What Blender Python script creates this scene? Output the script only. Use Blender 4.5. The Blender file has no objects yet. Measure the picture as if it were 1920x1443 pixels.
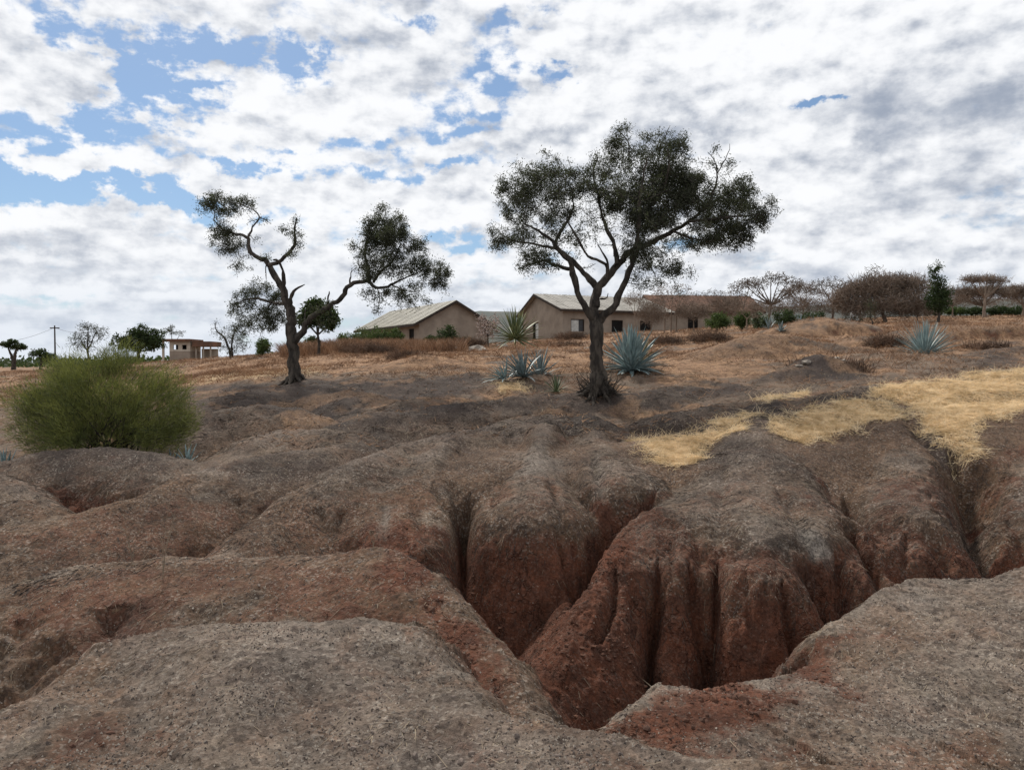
import bpy, math, random
import numpy as np
random.seed(7)
rng = np.random.default_rng(11)
C = bpy.context.scene.collection
R = math.radians

# ------------------------------------------------------------------ camera
F = 1440.0; CX = 960.0; CY = 721.5; HOR = 680.0
PITCH = math.atan((CY - HOR) / F)
cam_d = bpy.data.cameras.new('camera'); cam = bpy.data.objects.new('camera', cam_d); C.objects.link(cam)
bpy.context.scene.camera = cam
cam_d.sensor_fit = 'HORIZONTAL'; cam_d.sensor_width = 36.0; cam_d.lens = 36.0 * F / 1920.0
cam_d.clip_start = 0.05; cam_d.clip_end = 12000
cam.location = (0, 0, 0); cam.rotation_euler = (R(90) - PITCH, 0, 0)

def ray(px, py):
    dx = (px - CX) / F; v = -(py - CY) / F
    return (dx, math.cos(PITCH) + v * math.sin(PITCH), -math.sin(PITCH) + v * math.cos(PITCH))
def P(px, py, Y):
    d = ray(px, py)
    return np.array((d[0] * Y / d[1], Y, d[2] * Y / d[1]))

# ------------------------------------------------------------------ view
vs = bpy.context.scene.view_settings
vs.view_transform = 'Standard'; vs.look = 'None'; vs.gamma = 1.0; vs.exposure = 0.14; vs.use_curve_mapping = False
SUN_EL, SUN_AZ = 47.0, -24.0          # azimuth measured from +Y towards +X

# ------------------------------------------------------------------ node helper
class NT:
    def __init__(s, nt): s.nt = nt
    def n(s, t, **kw):
        nd = s.nt.nodes.new(t)
        for k, v in kw.items(): setattr(nd, k, v)
        return nd
    def put(s, sock, v):
        if hasattr(v, 'is_output') or isinstance(v, bpy.types.NodeSocket): s.nt.links.new(v, sock)
        elif v is not None:
            if sock.type == 'RGBA' and len(v) == 3: v = (*v, 1)
            sock.default_value = v
    def m(s, op, a, b=None, c=None, clamp=False):
        nd = s.n('ShaderNodeMath', operation=op, use_clamp=clamp)
        s.put(nd.inputs[0], a)
        if b is not None: s.put(nd.inputs[1], b)
        if c is not None: s.put(nd.inputs[2], c)
        return nd.outputs[0]
    def v(s, op, a, b=None, c=None):
        nd = s.n('ShaderNodeVectorMath', operation=op)
        s.put(nd.inputs[0], a)
        if b is not None:
            s.put(nd.inputs[3 if op == 'SCALE' else 1], b)
        if c is not None: s.put(nd.inputs[2], c)
        return nd.outputs['Value'] if op in ('DOT_PRODUCT', 'LENGTH', 'DISTANCE') else nd.outputs[0]
    def mix(s, f, a, b):
        nd = s.n('ShaderNodeMix', data_type='RGBA')
        s.put(nd.inputs[0], f); s.put(nd.inputs[6], a); s.put(nd.inputs[7], b)
        return nd.outputs[2]
    def noise(s, vec, scale, detail=4, rough=0.5, dist=0.0):
        nd = s.n('ShaderNodeTexNoise'); nd.inputs['Scale'].default_value = scale
        nd.inputs['Detail'].default_value = detail; nd.inputs['Roughness'].default_value = rough
        nd.inputs['Distortion'].default_value = dist
        s.put(nd.inputs['Vector'], vec); return nd
    def ss(s, x, a, b, lo=0.0, hi=1.0):
        nd = s.n('ShaderNodeMapRange', interpolation_type='SMOOTHSTEP')
        s.put(nd.inputs[0], x); nd.inputs[1].default_value = a; nd.inputs[2].default_value = b
        nd.inputs[3].default_value = lo; nd.inputs[4].default_value = hi
        return nd.outputs[0]

# ------------------------------------------------------------------ world
def build_world():
    w = bpy.data.worlds.new('World'); bpy.context.scene.world = w; w.use_nodes = True
    nt = w.node_tree; nt.nodes.clear(); N = NT(nt)
    tc = N.n('ShaderNodeTexCoord'); D = tc.outputs['Generated']
    sky = N.n('ShaderNodeTexSky', sky_type='NISHITA'); sky.sun_disc = False
    sky.sun_elevation = R(SUN_EL); sky.sun_rotation = R(SUN_AZ); sky.dust_density = 0.6; sky.ozone_density = 1.2
    sep = N.n('ShaderNodeSeparateXYZ'); N.put(sep.inputs[0], D)
    x, y, z = sep.outputs
    zc = N.m('MAXIMUM', z, 0.0)
    den = N.m('ADD', zc, 0.13)
    comb = N.n('ShaderNodeCombineXYZ')
    N.put(comb.inputs[0], N.m('DIVIDE', x, den)); N.put(comb.inputs[1], N.m('DIVIDE', y, den))
    q = comb.outputs[0]
    # angular coordinates (degrees): azimuth from +Y, elevation
    az = N.m('MULTIPLY', N.m('ARCTAN2', x, y), 57.2958)
    el = N.m('MULTIPLY', N.m('ARCSINE', z), 57.2958)
    ae = N.n('ShaderNodeCombineXYZ'); N.put(ae.inputs[0], az); N.put(ae.inputs[1], el)
    wn = N.noise(ae.outputs[0], 0.16, 6, 0.62)
    warp = N.v('MULTIPLY', N.v('SUBTRACT', wn.outputs['Color'], (0.5, 0.5, 0.5)), (11.0, 6.5, 0))
    aw = N.v('ADD', ae.outputs[0], warp)
    def field(lst):
        tot = None
        for (px, py, rx, ry, s) in lst:
            d = ray(px, py); L = math.sqrt(sum(c * c for c in d))
            a0 = math.degrees(math.atan2(d[0], d[1])); e0 = math.degrees(math.asin(d[2] / L))
            k = math.degrees(1 / F)
            t = N.v('MULTIPLY', N.v('SUBTRACT', aw, (a0, e0, 0)), (1 / (rx * k), 1 / (ry * k), 0))
            dd = N.v('DOT_PRODUCT', t, t)
            g = N.m('DIVIDE', s, N.m('ADD', 1.0, N.m('MULTIPLY', dd, N.m('ADD', dd, 0.4))))
            tot = g if tot is None else N.m('ADD', tot, g)
        return tot
    blue = field([(115,26,70,40,.9),(262,100,45,60,.8),(285,156,70,32,.9),(156,229,150,26,1.1),(525,104,90,36,.9),
        (354,80,60,24,.7),(427,127,60,16,.7),(963,50,50,18,.6),(927,135,75,32,.7),(885,205,60,18,.7),(875,245,60,14,.7),
        (740,272,45,12,.6),(460,298,120,13,.9),(150,349,190,26,1.2),(320,378,70,13,1.0),(364,210,60,12,.6),
        (844,455,90,22,.9),(490,420,30,12,.6),(833,312,70,12,.7),(640,262,30,14,.6),(1532,191,50,9,.9),(1040,145,40,12,.6),
        (800,30,30,10,.5),(40,250,60,14,.7),(200,190,40,14,.6),(400,110,40,18,.7),(600,90,40,12,.6),(560,270,60,8,.5),(700,320,80,9,.6),(60,320,90,14,.8),(240,330,70,12,.7),(380,175,50,10,.6),(1310,450,60,14,.4),(600,620,160,14,.5),(100,560,120,10,.4),(1060,480,50,20,.3)])
    white = field([(1230,110,120,45,.8),(1400,175,80,40,.7),(1060,190,60,35,.6),(90,400,75,22,.8),(100,160,110,60,.7),
        (420,240,160,28,.6),(80,280,150,28,.6),(600,180,110,70,.5),(1150,25,200,30,.4),(1560,330,170,60,.4),(560,350,180,30,.5),(1650,60,200,40,.4)])
    grey = field([(1290,238,190,22,1.0),(1060,245,60,16,.6),(1200,165,90,26,.7),(1690,180,120,45,.55),(1620,250,60,24,.45),(1780,240,70,22,.5),(1830,330,120,50,.7),
        (1890,190,60,35,.5),(80,448,110,18,.8),(50,130,80,22,.7),(60,495,100,8,.5),(750,110,130,40,.35),(1230,30,80,22,.5),
        (430,450,170,10,.5),(250,530,200,9,.5),(1500,540,200,10,.3),(1880,460,90,14,.6),(560,40,110,22,.3),(1450,470,120,14,.3),(600,200,120,14,.25)])
    ael = N.v('MULTIPLY', ae.outputs[0], (0.75, 1.25, 0))
    n1 = N.noise(q, 1.35, 9, 0.56, 0.0).outputs['Fac']
    n1s = N.noise(q, 1.35, 4, 0.52, 0.0).outputs['Fac']
    # same clouds sampled a little towards the sun: gives lit edges and grey bases to real cloud relief
    sd = (math.sin(R(SUN_AZ)) * 0.10, math.cos(R(SUN_AZ)) * 0.10 + 0.05, 0)
    n2 = N.noise(N.v('ADD', q, sd), 1.35, 4, 0.52, 0.0).outputs['Fac']
    n3 = N.noise(ael, 0.30, 8, 0.56, 0.0).outputs['Fac']
    n3s = N.noise(ael, 0.30, 5, 0.55, 0.0).outputs['Fac']
    n3b = N.noise(N.v('ADD', ael, (-0.3, 1.2, 0)), 0.30, 5, 0.55, 0.0).outputs['Fac']
    n5 = N.noise(ael, 0.80, 6, 0.58, 0.0).outputs['Fac']
    dens = N.m('ADD', N.m('ADD', N.m('MULTIPLY', n1, 0.65), N.m('MULTIPLY', n3, 0.45)), N.m('MULTIPLY', n5, 0.20))
    dens = N.m('ADD', dens, 0.02)
    cov = N.m('SUBTRACT', dens, N.m('MULTIPLY', blue, 0.35))
    cov = N.m('ADD', cov, N.m('MULTIPLY', white, 0.10))
    cov = N.m('ADD', cov, N.m('MULTIPLY', N.m('SUBTRACT', n5, .47), N.m('ADD', N.m('MULTIPLY', blue, .75), .2)))
    mask = N.ss(cov, 0.40, 0.62)
    relief = N.m('ADD', N.m('MULTIPLY', N.m('SUBTRACT', n1s, n2), 1.0), N.m('MULTIPLY', N.m('SUBTRACT', n3s, n3b), 2.6))
    denS = N.m('ADD', N.m('MULTIPLY', n1s, 0.65), N.m('MULTIPLY', n3s, 0.45))
    denS = N.m('ADD', denS, N.m('MULTIPLY', n5, .05))
    g = N.m('ADD', N.m('MULTIPLY', N.m('SUBTRACT', denS, 0.60), 1.3), N.m('MULTIPLY', grey, 0.50))
    g = N.m('SUBTRACT', g, N.m('MULTIPLY', white, 0.34))
    n5s = N.noise(ael, 0.85, 4, 0.6, 0.0).outputs['Fac']; n5b = N.noise(N.v('ADD', ael, (-0.2, 0.55, 0)), 0.85, 4, 0.6, 0.0).outputs['Fac']
    g = N.m('SUBTRACT', g, N.m('MULTIPLY', N.m('SUBTRACT', n5s, n5b), .55))
    g = N.m('SUBTRACT', g, relief)
    g = N.m("ADD", g, 0.38)
    g = N.m('ADD', g, N.m('MULTIPLY', N.m('MULTIPLY', grey, N.m('SUBTRACT', n3, .5)), 2.6))
    gm = N.ss(g, 0.02, 1.25)
    ccol = N.mix(gm, (8.9, 9.0, 9.2), (3.2, 3.65, 4.5))
    hz = N.ss(el, 0.0, 9.0, 0.6, 0.0)
    skyc = N.v('MULTIPLY', sky.outputs[0], (0.56, 0.68, 0.80))
    skyc = N.mix(0.12, skyc, (5.0, 6.6, 8.2))
    base = N.mix(mask, skyc, ccol)
    base = N.mix(hz, base, (6.0, 6.7, 7.7))
    bg = N.n('ShaderNodeBackground'); bg.inputs['Strength'].default_value = 0.10
    N.put(bg.inputs['Color'], base)
    out = N.n('ShaderNodeOutputWorld'); nt.links.new(bg.outputs[0], out.inputs['Surface'])
    w.cycles.sampling_method = 'MANUAL'; w.cycles.sample_map_resolution = 512
build_world()

sun_d = bpy.data.lights.new('sun', 'SUN'); sun = bpy.data.objects.new('sun', sun_d); C.objects.link(sun)
sun_d.energy = 3.2; sun_d.angle = R(8); sun_d.color = (1.0, 0.95, 0.87)
from mathutils import Vector
sdir = Vector((math.sin(R(SUN_AZ)) * math.cos(R(SUN_EL)), math.cos(R(SUN_AZ)) * math.cos(R(SUN_EL)), math.sin(R(SUN_EL))))
sun.rotation_euler = (-sdir).to_track_quat('-Z', 'Y').to_euler()

# ------------------------------------------------------------------ numpy noise
_perm = rng.permutation(4096)
_grad = rng.normal(size=(4096, 2)); _grad /= np.linalg.norm(_grad, axis=1)[:, None]
def gnoise(x, y):
    xi = np.floor(x).astype(np.int64); yi = np.floor(y).astype(np.int64)
    xf = x - xi; yf = y - yi
    u = xf * xf * xf * (xf * (xf * 6 - 15) + 10); v = yf * yf * yf * (yf * (yf * 6 - 15) + 10)
    def h(a, b, fx, fy):
        g = _grad[_perm[(a + _perm[b & 4095]) & 4095]]
        return g[..., 0] * fx + g[..., 1] * fy
    a = h(xi, yi, xf, yf); b = h(xi + 1, yi, xf - 1, yf)
    c = h(xi, yi + 1, xf, yf - 1); d = h(xi + 1, yi + 1, xf - 1, yf - 1)
    return (a * (1 - u) + b * u) * (1 - v) + (c * (1 - u) + d * u) * v
def fbm(x, y, sc, octv=4, gain=0.5):
    t = 0; a = 1.0
    for o in range(octv):
        t = t + a * gnoise(x * sc + 17.3 * o, y * sc - 9.1 * o); sc *= 2.03; a *= gain
    return t

# ------------------------------------------------------------------ terrain
Yr = np.concatenate([np.linspace(-4, 2.0, 16, endpoint=False), np.linspace(2.0, 9.2, 500, endpoint=False),
     np.exp(np.linspace(math.log(9.2), math.log(60), 260, endpoint=False)),
     np.exp(np.linspace(math.log(60), math.log(9000), 70))])
OFF = 5.0
Uc = np.concatenate([-np.exp(np.linspace(math.log(2.2), math.log(0.70), 40, endpoint=False)), np.linspace(-0.70, 0.70, 900),
     np.exp(np.linspace(math.log(2.2), math.log(0.70), 40, endpoint=False))[::-1]])
NR, NC = len(Yr), len(Uc)
def Wd(Y):                      # half-width scale of the fan at depth Y (smoothly never below ~1.2)
    return np.sqrt(np.maximum(Y, 0) ** 2 + 1.2 ** 2)
GY = np.repeat(Yr[:, None], NC, 1); GX = Uc[None, :] * Wd(Yr)[:, None]

# broad lie of the land: rows of distance, columns of bearing; entries give elevation angle as picture row
bx = np.array([-500, 0, 300, 450, 600, 850, 1100, 1300, 1500, 1800, 2500.])
rows = {
 10.5:[900,900,900,890,875,850,838,838,815,802,802],
 12.5:[866,866,866,858,842,832,822,812,775,752,752],
 15:[815,815,800,785,778,772,766,755,738,718,715],
 18:[770,768,742,722,711,714,704,696,688,680,675],
 23:[755,752,724,707,694,684,674,668,662,652,650],
 32:[735,732,702,690,672,664,648,640,632,622,620],
 45:[712,708,688,672,658,655,636,624,614,606,604],
 60:[702,699,680,669,657,652,630,618,606,597,595],
 90:[698,697,679,675,668,660,640,625,604,592,590],
 150:[693,692,684,682,680,668,655,640,620,604,602],
 400:[687,687,685,685,684,680,675,668,655,640,640],
 1500:[683,683,683,683,683,683,682,681,680,680,680],
 9000:[681]*11}
ry = np.array([-6, 2.5, 4.0, 6.0, 7.4, 8.1, 9.0] + list(rows.keys()))
nearz = np.array([[-2.3]*11, [-2.5]*11, [-2.5,-2.5,-2.5,-2.5,-2.6,-2.8,-3.1,-3.1,-2.9,-2.6,-2.4],
    [-2.6,-2.6,-2.6,-2.6,-2.8,-3.0,-3.4,-3.3,-3.0,-2.8,-2.6],
    [-2.5,-2.5,-2.5,-2.5,-2.6,-2.7,-2.8,-2.8,-2.7,-2.6,-2.5],
    [-2.1,-2.1,-2.1,-2.1,-2.1,-1.98,-1.95,-2.0,-2.0,-2.1,-2.2],
    [-1.8,-1.8,-1.8,-1.75,-1.55,-1.40,-1.42,-1.42,-1.42,-1.5,-1.6]])
tab = np.concatenate([nearz, np.array([[-(v - HOR) / F * Y for v in rows[Y]] for Y in rows])])
def cub(xs, ys, t):            # monotone-ish cubic (Hermite, finite differences) along axis 0
    m = np.empty_like(ys); dx = np.diff(xs)[:, None]; dy = np.diff(ys, axis=0) / dx
    m[1:-1] = (dy[1:] + dy[:-1]) / 2; m[0] = dy[0]; m[-1] = dy[-1]
    same = np.sign(dy[1:]) != np.sign(dy[:-1]); mm = m[1:-1]; mm[same] *= 0.3; m[1:-1] = mm
    i = np.clip(np.searchsorted(xs, t) - 1, 0, len(xs) - 2); h = (xs[i + 1] - xs[i]); s = np.clip((t - xs[i]) / h, 0, 1)
    s = s[:, None]; h = h[:, None]
    return ((2*s**3-3*s**2+1)*ys[i] + (s**3-2*s**2+s)*h*m[i] + (-2*s**3+3*s**2)*ys[i+1] + (s**3-s**2)*h*m[i+1])
lnr = np.arcsinh(ry / 2.0)
bu = (bx - CX) / F
def base_grid():
    A = cub(lnr, tab, np.arcsinh(Yr / 2.0))            # NR x 11
    Z = np.empty((NR, NC))
    for r in range(NR):
        uu = np.clip(GX[r] / max(Yr[r], 2.0), bu[0], bu[-1])
        Z[r] = cub(bu, A[r][:, None], uu)[:, 0]
    return Z
Z = base_grid()

def poly3(pts): return np.array([P(*p) for p in pts])
RED = np.zeros((NR, NC)); DROP = np.full((NR, NC), .8); DK2 = np.zeros((NR, NC)); PL2 = np.zeros((NR, NC))
near_sel = (GY < 26) & (np.abs(GX) < 30)
wob = fbm(GX, GY, 0.9, 3); wob2 = fbm(GX + 40, GY, 2.6, 3); wob3 = fbm(GX * 1.0 + 9, GY + 70, 6.5, 2)
top = Z.copy()
K = 42.0
def ridge(pts, sf, sb, r=0.35, Wf=1.5, Wb=1.5, wall=1.1, red=0.0, dom=None, wn=0.16, k=K, dark=0.0, pale=0.0, Wp=None):
    """pts run left to right in the photo (or from far to near for a spur); front = towards the camera side"""
    global Z, RED, DROP
    q = poly3(pts); seg = q[1:] - q[:-1]
    pad = dom or 5.0
    bb = (GX > q[:, 0].min() - pad) & (GX < q[:, 0].max() + pad) & (GY > q[:, 1].min() - pad) & (GY < q[:, 1].max() + pad)
    X, Y = GX[bb], GY[bb]
    best = np.full(X.shape, 1e9); zc = np.zeros(X.shape); side = np.zeros(X.shape)
    wv = np.zeros(X.shape)
    wsum = np.zeros(X.shape); zsum = np.zeros(X.shape)
    for si, (a, s) in enumerate(zip(q[:-1], seg)):
        L2 = s[0] ** 2 + s[1] ** 2 + 1e-9
        t = np.clip(((X - a[0]) * s[0] + (Y - a[1]) * s[1]) / L2, 0, 1)
        ox = X - a[0] - t * s[0]; oy = Y - a[1] - t * s[1]
        d = np.hypot(ox, oy); zz = a[2] + t * s[2]
        L = math.sqrt(L2); nx, ny = -s[1] / L, s[0] / L
        sd = (ox * nx + oy * ny) / (d + 1e-6)
        w = np.exp(-d / 0.12) * L + 1e-30
        # keep weights well scaled
        upd = d < best
        side = np.where(upd, sd, side); best = np.where(upd, d, best)
        wsum += w; zsum += w * zz
        zc = np.where(upd, zz, zc)
        if Wp: wv = np.where(upd, Wp[si] + t * (Wp[si + 1] - Wp[si]), wv)
    good = wsum > 1e-12
    zc = np.where(good, zsum / wsum, zc)
    m = 0.5 + 0.5 * np.clip(side, -1, 1)             # 1 = far side
    d = np.maximum(best + wn * wob[bb] * 0.5 * np.minimum(best, 1) , 0)
    s1 = sf + (sb - sf) * m; W = wv if Wp else Wf + (Wb - Wf) * m
    W = W * (1 + 0.7 * wn * wob2[bb])+ 0.35 * wn * wob3[bb]
    hyp = np.sqrt(d * d + r * r) - r
    sp = 0.09 * np.logaddexp(0, (d - W) / 0.09)
    z = zc - s1 * hyp - wall * sp
    rd = 1 / (1 + np.exp(-(d - W - 0.02 + 0.12 * wob2[bb]) / 0.07))
    rd = np.maximum(rd, red)
    z0 = Z[bb]; win = 1 / (1 + np.exp(np.clip(-(z - z0) * 30, -50, 50)))
    RED[bb] = RED[bb] * (1 - win) + rd * win
    DK2[bb] = DK2[bb] * (1 - win) + dark * win * np.exp(-((zc - z) / .6) ** 2)
    PL2[bb] = PL2[bb] * (1 - win) + pale * win
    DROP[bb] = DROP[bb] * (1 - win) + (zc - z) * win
    Z[bb] = np.maximum(z, z0) + np.log1p(np.exp(-k * np.abs(z - z0))) / k

# valley floors are red; far land is not
RED[:] = np.clip((8.5 - GY) / 0.9, 0, 1)
# ---- middle distance swells
ridge([(330,800,12.6),(365,788,13),(400,771,13.2),(450,761,13.4),(500,757,13.5),(545,763,13.4),(590,783,13.0),(620,800,12.8)], .5,.55, r=.35, dark=.55)
ridge([(380,752,15),(440,741,15.6),(520,728,16.6),(600,722,16.8),(680,735,16)], .4,.35, r=.4, dark=.5)
ridge([(620,782,14.2),(680,768,14.8),(740,764,15),(800,742,16)], .5,.5, r=.3, dark=.3)
ridge([(560,826,11.9),(640,806,12.6),(700,792,13)], .5,.5, r=.3)
ridge([(1290,790,12.6),(1330,752,14.2),(1390,738,15)], .45,.45, r=.35, dark=.5)
ridge([(640,796,12.6),(700,776,13.2),(800,762,13.8),(900,750,14.4),(1000,740,14.8),(1120,737,15.2),(1250,738,15)], .55,.45, r=.35, dark=.95)
ridge([(700,772,14),(780,750,15),(860,730,16),(950,712,17),(1000,706,17.5)], .35,.35, r=.4)
ridge([(900,806,11.4),(960,788,11.8),(1020,778,12.2),(1080,778,12.2)], .4,.4, r=.4, dark=.6)
ridge([(1235,800,11.8),(1280,776,12.2),(1330,765,12.6),(1380,758,13),(1450,744,13.6)], .3,.3, r=.5, dark=.6)
ridge([(1240,733,15.5),(1320,716,16.5),(1400,722,16)], .3,.35, r=.5, dark=.9)
ridge([(1430,712,16.5),(1480,690,17),(1540,667,17.6),(1600,684,17.3),(1650,700,17)], .62,.5, r=.35, dark=1.1)
ridge([(1320,668,21),(1370,640,22),(1420,624,23),(1480,628,23),(1540,640,22.5),(1600,650,22)], .5,.4, r=.5, dark=.75)
ridge([(640,700,20),(720,680,22),(800,668,23),(870,680,22)], .2,.25, r=.9)
ridge([(1480,612,34),(1530,597,35),(1590,604,35)], .3,.3, r=.8, dark=.5)
ridge([(1640,632,26),(1760,612,28),(1900,612,28),(2050,615,28)], .25,.25, r=.8, dark=.7)
ridge([(1800,668,20),(1850,656,20.5),(1920,650,21),(2000,650,21)], .35,.3, r=.6, dark=.95)
# ---- upper right straw slopes
ridge([(1560,742,13),(1650,716,13.6),(1700,712,13.8),(1760,711,14),(1830,697,14.5),(1920,691,15),(2100,690,15)], .20,.35, r=.5)
# ---- left shoulders
ridge([(-250,905,9.6),(-100,890,9.7),(0,868,9.9),(50,853,10),(100,844,10),(200,838,10.1),(280,845,10),(330,858,9.9),(370,874,9.7)], .44,.8, r=.35, Wf=.95, Wb=.4, wall=1.3)
ridge([(-200,870,9.2),(0,888,8.7),(36,902,8.6),(89,934,8.3),(128,968,8.0)], .4,.9, r=.25, Wf=.9, Wb=.25, wall=1.3)
ridge([(360,874,10.0),(400,866,10.3),(440,850,10.7),(470,826,11.1),(500,813,11.5),(545,804,11.9),(610,806,12)], .30,.5, r=.35)
ridge([(-250,1040,7.2),(-100,1010,7.4),(0,996,7.6),(67,985,7.75),(134,965,8.0),(214,938,8.3),(276,922,8.6),(307,907,8.8),(347,885,9.2),(401,873,9.5),(490,853,10.1),(579,840,10.6),(660,828,11.1)], .42,1.0, r=.28, Wf=1.25, Wb=.18, wall=1.3)
ridge([(400,1048,7.1),(410,1036,7.2),(445,1000,7.5),(490,965,7.9),(548,916,8.4),(624,880,8.9),(704,851,9.6),(760,828,10.4),(830,812,11)], .42,.95, r=.3, Wf=1.5, Wb=.2, wall=1.3)
# ---- central spurs (far -> near)
ridge([(850,808,11),(805,850,9.8),(768,905,8.7),(750,960,8.0)], .34,.34, r=.3, Wp=[.2,.34,.52,.62], wall=1.6)
ridge([(1020,790,11.3),(1010,842,9.9),(1004,880,9.0),(1002,918,8.35)], .44,.44, r=.18, Wp=[.3,.22,.42,.72], wall=1.7)
ridge([(1110,806,11.2),(1130,842,10.0),(1155,870,9.2),(1163,885,8.9)], .30,.30, r=.3, Wp=[.3,.38,.52,.6], wall=1.6)
ridge([(1190,826,10.6),(1230,822,10.8),(1290,812,11.0),(1350,790,11.6),(1400,772,12.2)], .45,.55, r=.3)
ridge([(1450,745,12.9),(1425,790,11.0),(1405,845,9.6),(1392,900,8.7),(1388,930,8.25)], .20,.20, r=.3, Wp=[.45,.46,.66,.98,1.2], wall=1.85)
ridge([(1600,748,12.8),(1660,790,11),(1690,850,9.6),(1715,900,8.8),(1735,935,8.3)], .28,.28, r=.3, Wp=[.5,.5,.58,.70,.78], wall=1.8)
ridge([(1480,770,12),(1560,752,12.3),(1640,748,12.6),(1690,752,12.6)], .3,.3, r=.5)
ridge([(1930,770,12),(1930,830,10),(1950,900,8.9),(1985,950,8.2),(2050,1000,7.6)], .3,.3, r=.4, Wf=.6, Wb=.6, wall=1.7)
ridge([(1165,1010,7.3),(1140,1060,6.85),(1108,1130,6.4),(1066,1200,6.0),(1018,1275,5.6)], 1.35,1.25, r=.2, Wf=3, Wb=3, red=1)
for qs, w_ in (([(1225,955,7.8),(1190,1035,7.12)], .31), ([(1285,970,7.6),(1272,1048,6.95)], .22), ([(1388,955,7.7),(1414,1048,6.95)], .46),
    ([(1580,975,7.8),(1590,1045,7.2)], .32), ([(1185,915,8.6),(1205,950,8.1)], .24), ([(1690,950,8.1),(1690,1010,7.65)], .34), ([(1785,950,8.1),(1795,1015,7.6)], .28), ([(770,960,8),(775,1010,7.4)],.26)):
    ridge(qs, .10, .10, r=.12, Wf=w_, Wb=w_, wall=2.2, wn=.22, k=26, red=.62)
# ---- far side of the pit, foreground mounds
ridge([(-300,1180,5.3),(-100,1130,5.5),(0,1107,5.6),(53,1085,5.7),(116,1060,5.8),(151,1052,5.85),(245,1054,5.85),(356,1043,5.9),(490,1040,5.9),(615,1043,5.8),(668,1029,5.8),(704,1021,5.8),(748,1030,5.7),(796,1060,5.5),(826,1087,5.3),(863,1124,5.1),(878,1160,4.95),(911,1184,4.8),(941,1208,4.65),(965,1256,4.4),(987,1299,4.2),(996,1335,4.05)],
      .33,.85, r=.35, Wf=1.35, Wb=.16, wall=1.7, pale=.05)
ridge([(1160,1372,3.75),(1171,1347,3.85),(1207,1305,4.05),(1243,1284,4.2),(1316,1287,4.2),(1364,1278,4.3),(1455,1266,4.4),(1503,1244,4.55),(1515,1226,4.65),(1521,1202,4.8),(1545,1178,4.95),(1600,1151,5.15),(1648,1111,5.4),(1703,1087,5.6),(1775,1081,5.65),(1854,1084,5.6),(1896,1072,5.65),(1920,1060,5.7),(2100,1030,5.8),(2400,1000,5.8)],
      .06,.9, r=.2, Wf=2.6, Wb=.14, wall=1.8, pale=.28)
ridge([(-300,1440,3.1),(-150,1400,3.3),(0,1336,3.55),(80,1306,3.75),(107,1285,3.85),(169,1228,4.1),(196,1205,4.2),(267,1183,4.3),(334,1170,4.35),(445,1163,4.4),(579,1162,4.4),(668,1158,4.4),(757,1167,4.35),(778,1172,4.3),(802,1190,4.2),(838,1246,3.95),(875,1292,3.7),(911,1335,3.5),(959,1344,3.45),(1050,1353,3.35),(1153,1368,3.25),(1219,1395,3.15),(1304,1420,3.05),(1425,1435,2.95),(1606,1442,2.88),(1900,1470,2.75),(2300,1500,2.7)],
      .05,.85, r=.25, Wf=6, Wb=.2, wall=1.7, pale=.22)
# ground under the viewer's feet
feet = -1.50 + 0.03 * wob
nf = 1 / (1 + np.exp(-(2.3 - GY) / 0.12))
Z = Z * (1 - nf) + np.maximum(Z, feet) * nf; RED *= (1 - nf)

# ---- sampling helpers
def gidx(x, y):
    r = np.interp(y, Yr, np.arange(NR)); c = np.interp(np.asarray(x) / Wd(np.asarray(y)), Uc, np.arange(NC)); return r, c
def samp(A, x, y):
    r, c = gidx(x, y); r0 = np.clip(r.astype(int), 0, NR - 2); c0 = np.clip(c.astype(int), 0, NC - 2); fr = r - r0; fc = c - c0
    return (A[r0, c0]*(1-fr)*(1-fc) + A[r0+1, c0]*fr*(1-fc) + A[r0, c0+1]*(1-fr)*fc + A[r0+1, c0+1]*fr*fc)
_ty = Yr[Yr > 2.2]
def hit(px, py):
    d = ray(px, py); x = d[0] / d[1] * _ty; zr = d[2] / d[1] * _ty
    zt = samp(Z, x, _ty); i = np.argmax(zt >= zr)
    if zt[i] < zr[i]: i = len(_ty) - 1
    return np.array((x[i], _ty[i], zt[i]))
def ground(x, y): return float(samp(Z, np.array([x]), np.array([y]))[0])
def groundpx(px, Y): x = (px - CX) / F * Y; return np.array((x, Y, ground(x, Y)))

# ---- gullies and cracks carved into the banks
def groove(pts, w, depth, redden=1.0):
    global Z
    q = []
    for (a, b) in zip(pts[:-1], pts[1:]):
        for t in np.linspace(0, 1, 6, endpoint=False): q.append(hit(a[0] + (b[0]-a[0])*t + random.uniform(-2, 2), a[1] + (b[1]-a[1])*t))
    q.append(hit(*pts[-1])); q = np.array(q)
    pad = w * 4
    bb = (GX > q[:, 0].min() - pad) & (GX < q[:, 0].max() + pad) & (GY > q[:, 1].min() - pad) & (GY < q[:, 1].max() + pad)
    X, Y = GX[bb], GY[bb]; d = np.full(X.shape, 9.0); tt = np.zeros(X.shape); n = len(q) - 1
    for i in range(n):
        a = q[i]; s = q[i + 1] - a; L2 = s[0]**2 + s[1]**2 + 1e-9
        if L2 > 0.5: continue
        t = np.clip(((X - a[0])*s[0] + (Y - a[1])*s[1]) / L2, 0, 1)
        dd = np.hypot(X - a[0] - t*s[0], Y - a[1] - t*s[1]); u = dd < d
        d = np.where(u, dd, d); tt = np.where(u, (i + t) / n, tt)
    taper = np.clip(tt / 0.25, 0.15, 1)
    ww = w * taper * (1 + 0.5 * wob3[bb])
    cut = depth * taper * np.exp(-(d / ww) ** 1.5)
    Z[bb] -= cut
    RED[bb] = np.maximum(RED[bb], redden * np.clip(RED[bb] * 2.5, .0, 1) * np.exp(-(d / (ww * 1.6)) ** 2) * min(1, depth / 0.15))
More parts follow.
